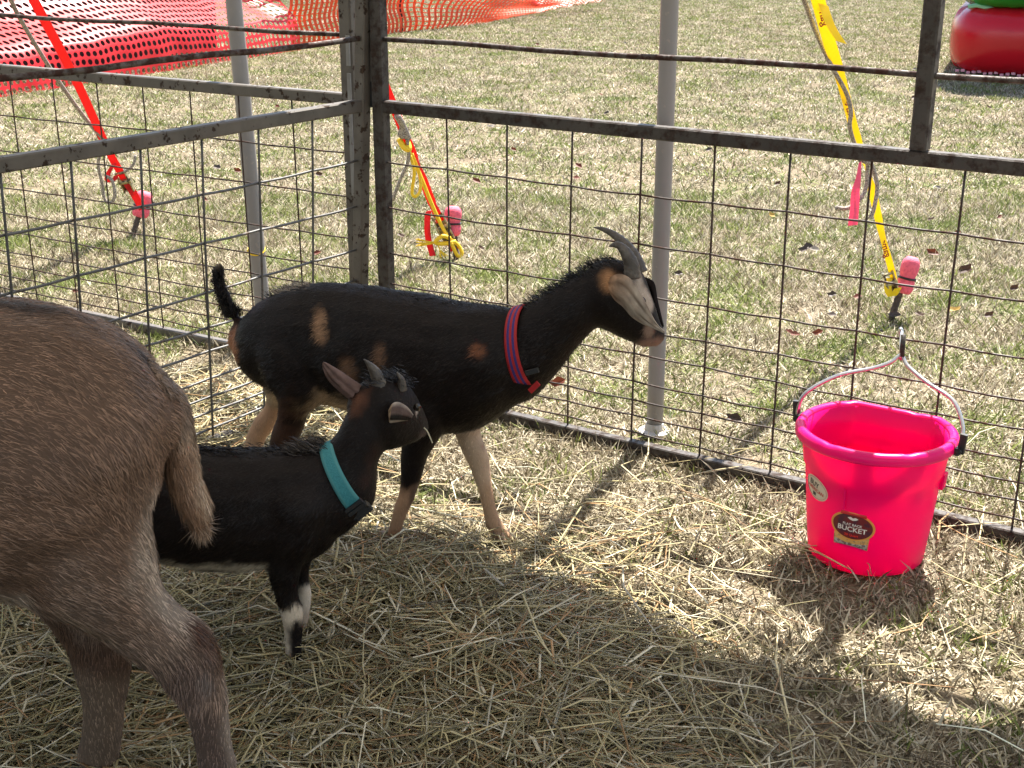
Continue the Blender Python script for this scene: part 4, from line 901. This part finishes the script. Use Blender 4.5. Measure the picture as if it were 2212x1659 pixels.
v, t = mesh_np(bm_); set_tint(bm_, paint(v, BLK, rules))
gt = thing('goat', 'taller black goat with tan legs and red and blue collar, facing the pink bucket', 'goat', G.p0)
wire_up('body', bm_, M['coat'], gt)
dv = np.array(G.d); 
def flowG(P): lowz = sstep((.30-P[:, 2])/.10)[:, None]; return (-dv*.85+np.array([0, 0, -.42]))*(1-lowz)+np.array([0, 0, -1.])*lowz
topz = .50
def lenG(P):
    return np.where(P[:, 2] < .26, .008, .016)*np.where((P@np.array(G.d) > G.pt(1290, 650, .05).dot(G.d)), .5, 1)
wire_up('fur', fur(bm_, 62000, flowG, lenG, .0013, lambda P: paint(P, (.0095, .0050, .0036), rules), seed=3), M['fur'], gt)
# crest of longer hair along the spine, rim light over the rump painted as pale hair
def ridge(pts, n, L, col, par, spread=.012, d=None, up=.55, seed=5, w=.0014):
    g = np.random.default_rng(seed); pp = np.array([tuple(p) for p in smooth(pts, 8)]); k = g.random(n)*(len(pp)-1); i = k.astype(int); f = (k-i)[:, None]
    P = pp[i]*(1-f)+pp[np.minimum(i+1, len(pp)-1)]*f+g.normal(size=(n, 3))*spread*np.array([.6, 1, .3]); D = unit(np.array(d)*1.0+np.array([0, 0, up])+g.normal(size=(n, 3))*.28)
    W = unit(np.cross(D, g.normal(size=(n, 3)))); Ln = L*(.5+.8*g.random(n)); c = np.array(col)
    V, F, C = strands(P, D, W, Ln, np.array([0, 0, -1.])*(Ln*.25)[:, None], np.full(n, w), np.clip(c*(.6+.8*g.random((n, 1))), .001, 1)); wire_up('mane', np_mesh('mane', V, F, C), M['fur'], par)
ridge([G.pt(x, y) for x, y in ((580, 640), (640, 622), (720, 620), (830, 630), (940, 648), (1040, 662), (1100, 670))], 1100, .013, (.010, .008, .007), gt, d=-G.d, seed=7)
ridge([G.pt(x, y) for x, y in ((600, 632), (640, 622), (680, 620))], 500, .020, (.30, .25, .21), gt, d=-G.d, seed=8, up=.3)
ridge([G.pt(1140, 664, .01), G.pt(1190, 632, .02), G.pt(1240, 603, .035), G.pt(1285, 576, .05), G.pt(1330, 566, .06)], 1500, .020, (.009, .0075, .007), gt, d=-G.d, seed=9)
ridge([G.pt(x, y) for x, y in ((515, 680), (492, 660), (478, 625), (472, 590))], 1500, .022, (.009, .007, .006), gt, d=(-.1, 0, .4), seed=10, spread=.009)
curved_horn(gt, [G.pt(1366, 600, .035), G.pt(1364, 572, .035), G.pt(1352, 546, .03), G.pt(1338, 531, .025), G.pt(1326, 529, .02), G.pt(1316, 532, .018)], [.0165, .0150, .0115, .0075, .0050, .0016])
curved_horn(gt, [G.pt(1383, 590, .085), G.pt(1370, 556, .09), G.pt(1350, 528, .10), G.pt(1326, 507, .11), G.pt(1302, 495, .115), G.pt(1283, 491, .12)], [.0155, .0135, .0105, .0075, .0045, .0012])
o1, i1 = (.40, .29, .21), (.40, .20, .10)
def ear_pale(s_, f):
    k = min(1, s_/.45); base = np.array((.30, .155, .075))*(1-k)+np.array((.40, .33, .26))*k
    st_ = .5+.5*math.sin(f*21+3*math.sin(s_*4)); st_ = st_**3*(.75 if .12 < s_ < .85 else .2); return tuple(base*(1-st_)+np.array((.10, .055, .032))*st_)
ear(gt, G.st([(1318, 598, 1314, 628, 0, .005), (1338, 592, 1328, 648, 0, -.006), (1362, 604, 1346, 662, 0, -.010), (1384, 636, 1366, 684, 0, -.008), (1402, 668, 1390, 700, 0, -.004), (1418, 696, 1412, 709, 0, .0), (1437, 716, 1435, 719, 0, .008)]), G.n, (.30, .21, .15), o1, .28, 'long pale drooping ear along the face', ear_pale)
ear(gt, G.st([(1390, 598, 1382, 612, 0, .105), (1412, 610, 1398, 640, 0, .125), (1420, 650, 1405, 680, 0, .125), (1430, 690, 1420, 706, 0, .12), (1434, 704, 1432, 708, 0, .118)]), G.n, BLK, BLK, .2)
for off in (.018, .115):
    m = MB(); c = G.pt(1386, 650, off); m.loft([(c+Vector((0, 0, .007))-N*.004, c-Vector((0, 0, .007))-N*.004, .001), (c+Vector((0, 0, .009)), c-Vector((0, 0, .009)), .009), (c+Vector((0, 0, .006))+N*.006, c-Vector((0, 0, .006))+N*.006, .004)], G.d, 12); m.build('eye', M['eye'], gt, True)
cl = collar(gt, G.pt(1110, 668, .007), G.pt(1140, 838, .007), G.pt(1136, 662, .01), G.pt(1166, 828, .01), .061, N, [M['collar_red'], M['collar_blue']], [0, 1, 0, 1, 0], grow=.006)
cl['label'] = 'red collar with two blue stripes'
MB().beam(G.pt(1136, 806, -.052), G.pt(1163, 799, -.047), .010, .008, N).build('buckle', M['black'], cl)
MB().beam(G.pt(1150, 832, -.03), G.pt(1158, 841, -.03), .028, .004, N).build('tag', M['collar_red'], cl)
for p in (G.pt(840, 1204, -.06), G.pt(1084, 1168, .055), G.pt(604, 1104, -.06), G.pt(551, 1046, .06)): hoof(gt, (p.x, p.y, .004), G.d, .045, 'hoof_tan')

def ear_cup(s_, f):
    if s_ > .80: return (.24, .16, .10)
    if f < .10 or f > .86: return (.34, .28, .23)  # bright rim light put into the edge colour
    if f < .42: return (.10, .066, .056)
    return (.008, .006, .005)
# ---------------------------------------------------------------- small goat
K = Beast((-.40, 2.135), (1, .04)); N = K.n; st = K.st
trunk = st([(215, 1010, 215, 1110, .04), (262, 978, 268, 1175, .075), (350, 968, 360, 1208, .092), (430, 966, 440, 1222, .098), (510, 972, 510, 1226, .098), (590, 973, 592, 1220, .090), (650, 968, 662, 1208, .080), (695, 966, 716, 1172, .065), (725, 976, 752, 1115, .048)])
neck = st([(670, 968, 745, 1150, .062), (694, 964, 782, 1116, .052), (724, 944, 812, 1078, .047, .005), (748, 905, 820, 1000, .043, .012), (768, 862, 836, 966, .042, .022), (782, 836, 842, 955, .043, .03)])
head = st([(786, 826, 826, 970, .042, .03), (818, 808, 842, 972, .046, .035), (850, 804, 862, 968, .045, .045), (878, 826, 880, 962, .038, .055), (900, 858, 897, 957, .031, .065), (914, 890, 908, 950, .025, .072), (923, 910, 917, 943, .018, .078)])
nf = st([(550, 1070, 720, 1090, .05, -.04), (562, 1150, 690, 1160, .044, -.045), (572, 1205, 660, 1205, .034, -.048), (584, 1246, 646, 1250, .024, -.05), (594, 1284, 644, 1284, .019, -.05), (602, 1318, 656, 1318, .018, -.05), (609, 1350, 656, 1350, .016, -.05), (614, 1390, 653, 1390, .014, -.05), (616, 1425, 652, 1425, .014, -.05), (615, 1450, 654, 1450, .015, -.05)])
ff = st([(590, 1090, 710, 1090, .045, .035), (604, 1160, 690, 1170, .038, .04), (622, 1215, 672, 1215, .026, .042), (632, 1246, 670, 1246, .02, .042), (636, 1280, 680, 1280, .018, .042), (636, 1312, 676, 1312, .017, .042), (634, 1345, 669, 1345, .014, .042), (634, 1375, 667, 1375, .013, .042), (638, 1400, 676, 1402, .014, .042), (640, 1412, 680, 1412, .014, .042)])
nh = st([(210, 1050, 330, 1110, .05, -.04), (230, 1130, 330, 1180, .042, -.045), (262, 1200, 318, 1230, .028, -.05), (252, 1260, 290, 1280, .018, -.05), (256, 1330, 288, 1335, .014, -.05), (256, 1400, 290, 1400, .015, -.05)])
fh = st([(220, 1050, 330, 1110, .05, .04), (240, 1130, 330, 1180, .042, .045), (275, 1200, 328, 1230, .028, .05), (268, 1250, 302, 1270, .018, .05), (272, 1320, 300, 1320, .014, .05), (272, 1375, 302, 1375, .015, .05)])
bm_ = body_mesh('body', [trunk, neck, head, nf, ff, nh, fh], N, .0056)
rules = [('c', (K.pt(330, 1214, -.0), K.pt(555, 1226, 0)), (.50, .42, .31), .030, .016), ('c', (K.pt(330, 1204, -.05), K.pt(555, 1222, -.05)), (.50, .42, .31), .022, .012), 
         ('c', (K.pt(638, 1328, -.062), K.pt(622, 1336, -.05)), (.62, .50, .37), .019, .008), ('c', (K.pt(609, 1330, -.05), K.pt(616, 1450, -.05)), (.50, .40, .30), .017, .007), ('c', (K.pt(668, 1282, .042), K.pt(650, 1330, .042)), (.60, .50, .39), .022, .010), ('c', (K.pt(655, 1330, .042), K.pt(662, 1420, .042)), (.40, .30, .22), .024, .012), ('c', (K.pt(640, 1345, -.062), K.pt(642, 1440, -.062)), BLK, .008, .006),
         ('c', (K.pt(776, 840, .0), K.pt(768, 876, .0)), (.085, .034, .018), .011, .012), ('c', (K.pt(889, 850, .03), K.pt(904, 872, .04)), (.5, .42, .36), .0035, .003), ('c', (K.pt(905, 876, .045), K.pt(899, 890, .04)), (.42, .34, .28), .0035, .003), ('s', tuple(K.pt(914, 936, .06)), (.06, .04, .036), .012, .01), ('c', (K.pt(812, 980, -.02), K.pt(790, 1040, -.03)), (.022, .009, .006), .010, .012)]
v, t = mesh_np(bm_); set_tint(bm_, paint(v, BLK, rules))
kt = thing('goat', 'small black goat with a teal collar, white knees and a white belly, looking away', 'goat', K.p0)
wire_up('body', bm_, M['coat'], kt); dk_ = np.array(K.d)
def flowK(P): lowz = sstep((.22-P[:, 2])/.08)[:, None]; return (-dk_*.85+np.array([0, 0, -.45]))*(1-lowz)+np.array([0, 0, -1.])*lowz
wire_up('fur', fur(bm_, 52000, flowK, lambda P: np.where(P[:, 2] < .16, .007, .013)*np.where(P[:, 0] > K.pt(775, 900).x, .6, 1), .0011, lambda P: paint(P, (.0078, .0044, .0034), rules), seed=13), M['fur'], kt)
ridge([K.pt(x, y) for x, y in ((330, 972), (430, 970), (520, 976), (600, 976), (660, 970), (700, 964))], 1500, .015, (.009, .007, .006), kt, d=-K.d, seed=17)
ridge([K.pt(x, y) for x, y in ((640, 972), (668, 966), (695, 960))], 500, .026, (.06, .048, .04), kt, d=-K.d, up=.9, seed=18)
ridge([K.pt(x, y, o) for x, y, o in ((800, 826, .02), (830, 812, .03), (860, 812, .04), (885, 832, .05))], 900, .014, (.022, .022, .026), kt, d=-K.d, up=.7, seed=19)
curved_horn(kt, [K.pt(822, 836, .02), K.pt(812, 808, .018), K.pt(800, 790, .016), K.pt(786, 776, .014)], [.0145, .0105, .006, .001])
curved_horn(kt, [K.pt(869, 842, .03), K.pt(867, 824, .028), K.pt(863, 813, .026), K.pt(857, 804, .026)], [.0088, .0072, .0045, .001])
ear(kt, K.st([(781, 832, 768, 872, 0, .02), (764, 822, 748, 858, 0, .015), (744, 808, 728, 840, 0, .008), (722, 794, 709, 820, 0, .0), (706, 784, 699, 800, 0, -.005), (699, 781, 696, 786, 0, -.006)]), K.n, (.20, .13, .11), (.16, .10, .085), .35, 'ear held up and back')
ear(kt, K.st([(893, 896, 884, 909, 0, .02), (880, 880, 868, 910, 0, .0), (862, 870, 852, 912, 0, -.018), (848, 872, 842, 912, 0, -.030), (839, 886, 840, 904, 0, -.036)]), K.n, (.14, .09, .08), (.32, .22, .15), .75, 'ear pointing back, rim light painted pale along its edges', ear_cup)
for off in (.004, .10):
    m = MB(); c = K.pt(901, 880, off+.01); m.loft([(c+Vector((0, 0, .005))-N*.003, c-Vector((0, 0, .005))-N*.003, .001), (c+Vector((0, 0, .007)), c-Vector((0, 0, .007)), .007), (c+Vector((0, 0, .005))+N*.005, c-Vector((0, 0, .005))+N*.005, .003)], K.d, 12); m.build('eye', M['eye'], kt, True)
cl = collar(kt, K.pt(693, 968, 0), K.pt(771, 1106, 0), K.pt(722, 957, .002), K.pt(800, 1082, .002), .054, N, [M['collar_teal'], M['collar_edge']], [1, 0, 0, 0, 1], grow=.005)
cl['label'] = 'wide teal collar with a black clip'
def on_col(f, g, lift):   # point on the camera side of the teal collar
    A, B = K.pt(693, 968).lerp(K.pt(722, 957), g), K.pt(771, 1106).lerp(K.pt(800, 1082), g); c = (A+B)/2; a = (A-B)/2; th = math.acos(1-2*f); return c+a*math.cos(th)*1.06-N*((.060+lift)*math.sin(th))
bk = MB()
for f, wd in ((.765, .007), (.84, .008), (.925, .011)): bk.beam(on_col(f, -.08, .001), on_col(f, 1.08, .001), wd, .008, -N)
bk.beam(on_col(.955, .02, .002), on_col(.965, 1.06, .004), .016, .012, -N); bk.beam(on_col(.84, 1.06, .0), on_col(.955, 1.02, .003), .005, .010, -N)
bk.build('buckle', M['black'], cl)
for p in (K.pt(634, 1456, -.05), K.pt(660, 1416, .042), K.pt(273, 1402, -.05), K.pt(288, 1378, .05)): hoof(kt, (p.x, p.y, .012), K.d, .036, 'hoof_tan')
hs = smooth([K.pt(916, 924, .05), K.pt(923, 932, .045), K.pt(929, 945, .04), K.pt(934, 957, .04)], 4)
o = MB().tube(hs, .0012, 5).build('hay_stalk', mat('hay_stalk', (.5, .45, .3), .6)); tag(o, 'single hay stalk held in the mouth of the small goat', 'hay stalk')

# ---------------------------------------------------------------- donkey (rump in view, the rest beyond the left edge)
D = Beast((-.50, 1.72), (-.985, -.17)); N = D.n; st = D.st
def dw(u, z, off=0): return D.p0+D.d*u+N*off+Vector((0, 0, z))
u0 = (D.pt(0, 900)-D.p0).dot(D.d)
trunk = st([(368, 850, 352, 985, .055), (338, 800, 335, 1060, .10), (285, 745, 290, 1130, .145), (210, 702, 230, 1215, .172), (130, 671, 150, 1280, .185), (40, 657, 50, 1278, .19), (-80, 658, -70, 1262, .192)])
trunk += [(dw(u0+.22, .795), dw(u0+.20, .395), .195), (dw(u0+.42, .79), dw(u0+.42, .375), .195), (dw(u0+.62, .80), dw(u0+.62, .38), .175), (dw(u0+.76, .79), dw(u0+.78, .42), .13), (dw(u0+.83, .72), dw(u0+.86, .50), .08)]
dneck = [(dw(u0+.58, .80), dw(u0+.78, .48), .11), (dw(u0+.72, .88), dw(u0+.88, .60), .085), (dw(u0+.82, 1.0), dw(u0+.97, .76), .07), (dw(u0+.90, 1.08), dw(u0+1.02, .88), .065)]
dhead = [(dw(u0+.88, 1.10), dw(u0+.98, .88), .07), (dw(u0+1.0, 1.08), dw(u0+1.03, .84), .075), (dw(u0+1.12, .97), dw(u0+1.07, .80), .06), (dw(u0+1.2, .86), dw(u0+1.13, .74), .05), (dw(u0+1.24, .78), dw(u0+1.18, .70), .042)]
nl_ = st([(30, 980, 330, 900, .115, -.045), (0, 1130, 342, 1010, .105, -.06), (10, 1250, 322, 1095, .092, -.075), (60, 1300, 332, 1180, .076, -.085), (128, 1330, 352, 1268, .060, -.09), (207, 1372, 376, 1300, .050, -.09), (287, 1418, 412, 1330, .043, -.09), (330, 1446, 446, 1354, .040, -.09), (366, 1490, 471, 1400, .038, -.09), (398, 1532, 478, 1450, .035, -.09), (412, 1570, 488, 1508, .031, -.09), (420, 1608, 499, 1594, .028, -.09), (428, 1660, 514, 1656, .028, -.09), (436, 1720, 524, 1720, .029, -.09), (440, 1770, 534, 1770, .032, -.09), (436, 1806, 545, 1806, .034, -.09)])
fl_ = st([(20, 1000, 320, 1000, .10, .06), (30, 1180, 300, 1180, .085, .075), (62, 1290, 292, 1290, .065, .085), (112, 1352, 292, 1352, .052, .09), (146, 1412, 292, 1408, .044, .09), (166, 1468, 280, 1460, .038, .09), (180, 1518, 273, 1518, .034, .09), (178, 1568, 268, 1568, .031, .09), (166, 1642, 261, 1650, .030, .09), (160, 1690, 262, 1690, .032, .09)])
legs = []
for off in (-.10, .10): legs.append([(dw(u0+.60, .58, off), dw(u0+.80, .56, off), .07), (dw(u0+.62, .42, off), dw(u0+.76, .42, off), .05), (dw(u0+.65, .28, off), dw(u0+.73, .28, off), .034), (dw(u0+.66, .24, off), dw(u0+.73, .24, off), .032), (dw(u0+.67, .12, off), dw(u0+.72, .12, off), .026), (dw(u0+.66, .03, off), dw(u0+.74, .03, off), .034)])
dtail = st([(300, 768, 356, 812, .028, .0), (326, 800, 376, 836, .028, .0), (346, 850, 390, 845, .022, .0), (352, 900, 408, 890, .024, .0), (356, 960, 420, 950, .026, .0), (362, 1030, 432, 1020, .026, .0), (384, 1085, 446, 1070, .022, .0), (405, 1130, 452, 1118, .014, .0)])
bm_ = body_mesh('body', [trunk, dneck, dhead, nl_, fl_]+legs, N, .0085, 6)
DB, DG, DL = (.185, .112, .074), (.17, .12, .09), (.40, .31, .23)
rules = [('n', (tuple(D.pt(20, 1150)), (0, 0, 1.)), (.225, .152, .110), 0, .10), ('c', (D.pt(335, 1120, -.09), D.pt(345, 1240, -.09)), (.34, .26, .20), .045, .03), ('c', (D.pt(345, 1240, -.10), D.pt(395, 1310, -.10)), (.38, .30, .235), .040, .025), ('c', (D.pt(-60, 1262, -.05), D.pt(70, 1285, -.12)), (.46, .36, .27), .030, .02), ('c', (D.pt(70, 1290, -.14), D.pt(230, 1385, -.13)), (.27, .19, .13), .012, .012),
         ('c', (D.pt(420, 1370, -.11), D.pt(462, 1410, -.10)), (.075, .034, .018), .020, .018), ('c', (D.pt(400, 1450, -.12), D.pt(470, 1700, -.11)), (.15, .10, .078), .03, .02), ('c', (D.pt(482, 1480, -.09), D.pt(520, 1700, -.09)), (.40, .31, .24), .016, .014), ('c', (D.pt(436, 1462, -.115), D.pt(455, 1480, -.12)), (.20, .16, .14), .006, .010),
         ('c', (D.pt(100, 1330, .09), D.pt(240, 1430, .06)), (.10, .055, .035), .06, .03), ('c', (D.pt(200, 1500, .06), D.pt(210, 1700, .06)), (.20, .135, .09), .05, .03), ('c', (D.pt(-200, 655, 0), D.pt(60, 650, 0)), (.035, .02, .015), .016, .014), ('c', (D.pt(60, 652, 0), D.pt(330, 780, 0)), (.04, .022, .016), .014, .014)]
v, t = mesh_np(bm_); set_tint(bm_, paint(v, DB, rules, 18)*.55)  # body darkened under the fur, painting shade into gaps between hairs
dn = thing('donkey', 'brown donkey seen from the rump, its hind legs and tail at the left edge', 'donkey', D.p0)
wire_up('body', bm_, M['coat'], dn); dd_ = np.array(D.d)
hk0 = D.pt(440, 1420, -.09).z
def flowD(P):
    low = sstep((.42-P[:, 2])/.16)[:, None]; s_ = ((P-np.array(D.p0))@dd_)
    back = sstep((.22-s_)/.35)[:, None]
    f = (-dd_*.9+np.array([0, 0, -.25]))*(1-back)+(-dd_*.5+np.array([0, 0, -.9]))*back
    f2 = (-dd_*.75+np.array([0, 0, -.6])); low2 = sstep((hk0+.05-P[:, 2])/.08)[:, None]; f = f*(1-low)+f2*low; f = f*(1-low2)+np.array([0, 0, -1.])*low2
    w3 = np.c_[vnoise(P, 9, 21), vnoise(P, 9, 22), vnoise(P, 9, 23)]; return f+w3*.35
wire_up('fur', fur(bm_, 190000, flowD, lambda P: np.where(P[:, 2] < .25, .011, .019), .00115, lambda P: paint(P, DB, rules, 18)*(1.15+.26*vnoise(P, 150, 31)+.12*vnoise(P, 50, 33))[:, None], lift=.28, jit=.15, var=(.42, 1.15), skip=lambda P: ((P-np.array(D.p0))@dd_ > u0+.25) & (RNG.random(len(P)) < .6), seed=23), M['fur'], dn)
tm_ = body_mesh('tail', [dtail], N, .008, 4)
trules = [('c', (D.pt(420, 1000, -.02), D.pt(450, 1130, -.02)), (.46, .35, .25), .030, .03), ('c', (D.pt(378, 980, -.02), D.pt(410, 1110, -.02)), (.22, .13, .08), .022, .02)]
v, t = mesh_np(tm_); set_tint(tm_, paint(v, (.13, .085, .058), trules, 18)*.5); tl = wire_up('tail', tm_, M['coat'], dn, 'shaggy tail paling to cream at the tip')  # tail core darkened likewise, gap shade in its colour
def flowT(P): return np.tile(np.array([.34, -.05, -1.]), (len(P), 1))
fm_ = fur(tm_, 15000, flowT, lambda P: .016+.040*sstep((.62-P[:, 2])/.30), .0013, lambda P: paint(P, (.17, .115, .08), trules, 18)*1.3, lift=.34, jit=.20, seed=29)
wire_up('fur', fm_, M['fur'], tl)
for p, off in ((D.pt(490, 1812, -.09), 0), (D.pt(212, 1694, .09), 0), (dw(u0+.70, .03, -.10), 0), (dw(u0+.70, .03, .10), 0)):
    m = MB(); c = Vector((p.x, p.y, 0)); f = D.d
    m.loft([(c-f*.042+Vector((0, 0, .002)), c+f*.062+Vector((0, 0, .002)), .042), (c-f*.036+Vector((0, 0, .045)), c+f*.04+Vector((0, 0, .045)), .036)], N, 16).build('hoof', M['hoof'], dn, True)
for off in (-.05, .05): ear(dn, [(dw(u0+.93, 1.08, off), dw(u0+.99, 1.07, off), 0), (dw(u0+.88, 1.20, off*1.4), dw(u0+.97, 1.20, off*1.4), 0), (dw(u0+.86, 1.30, off*1.7), dw(u0+.93, 1.31, off*1.7), 0), (dw(u0+.86, 1.38, off*1.9), dw(u0+.87, 1.38, off*1.9), 0)], N, (.10, .06, .04), (.3, .24, .18), .3)
for off in (-.068, .068):
    m = MB(); c = dw(u0+1.06, .98, off); m.loft([(c+Vector((0, 0, .012)), c-Vector((0, 0, .012)), .012), (c+N*(.01 if off > 0 else -.01)+Vector((0, 0, .006)), c+N*(.01 if off > 0 else -.01)-Vector((0, 0, .006)), .006)], D.d, 12).build('eye', M['eye'], dn, True)
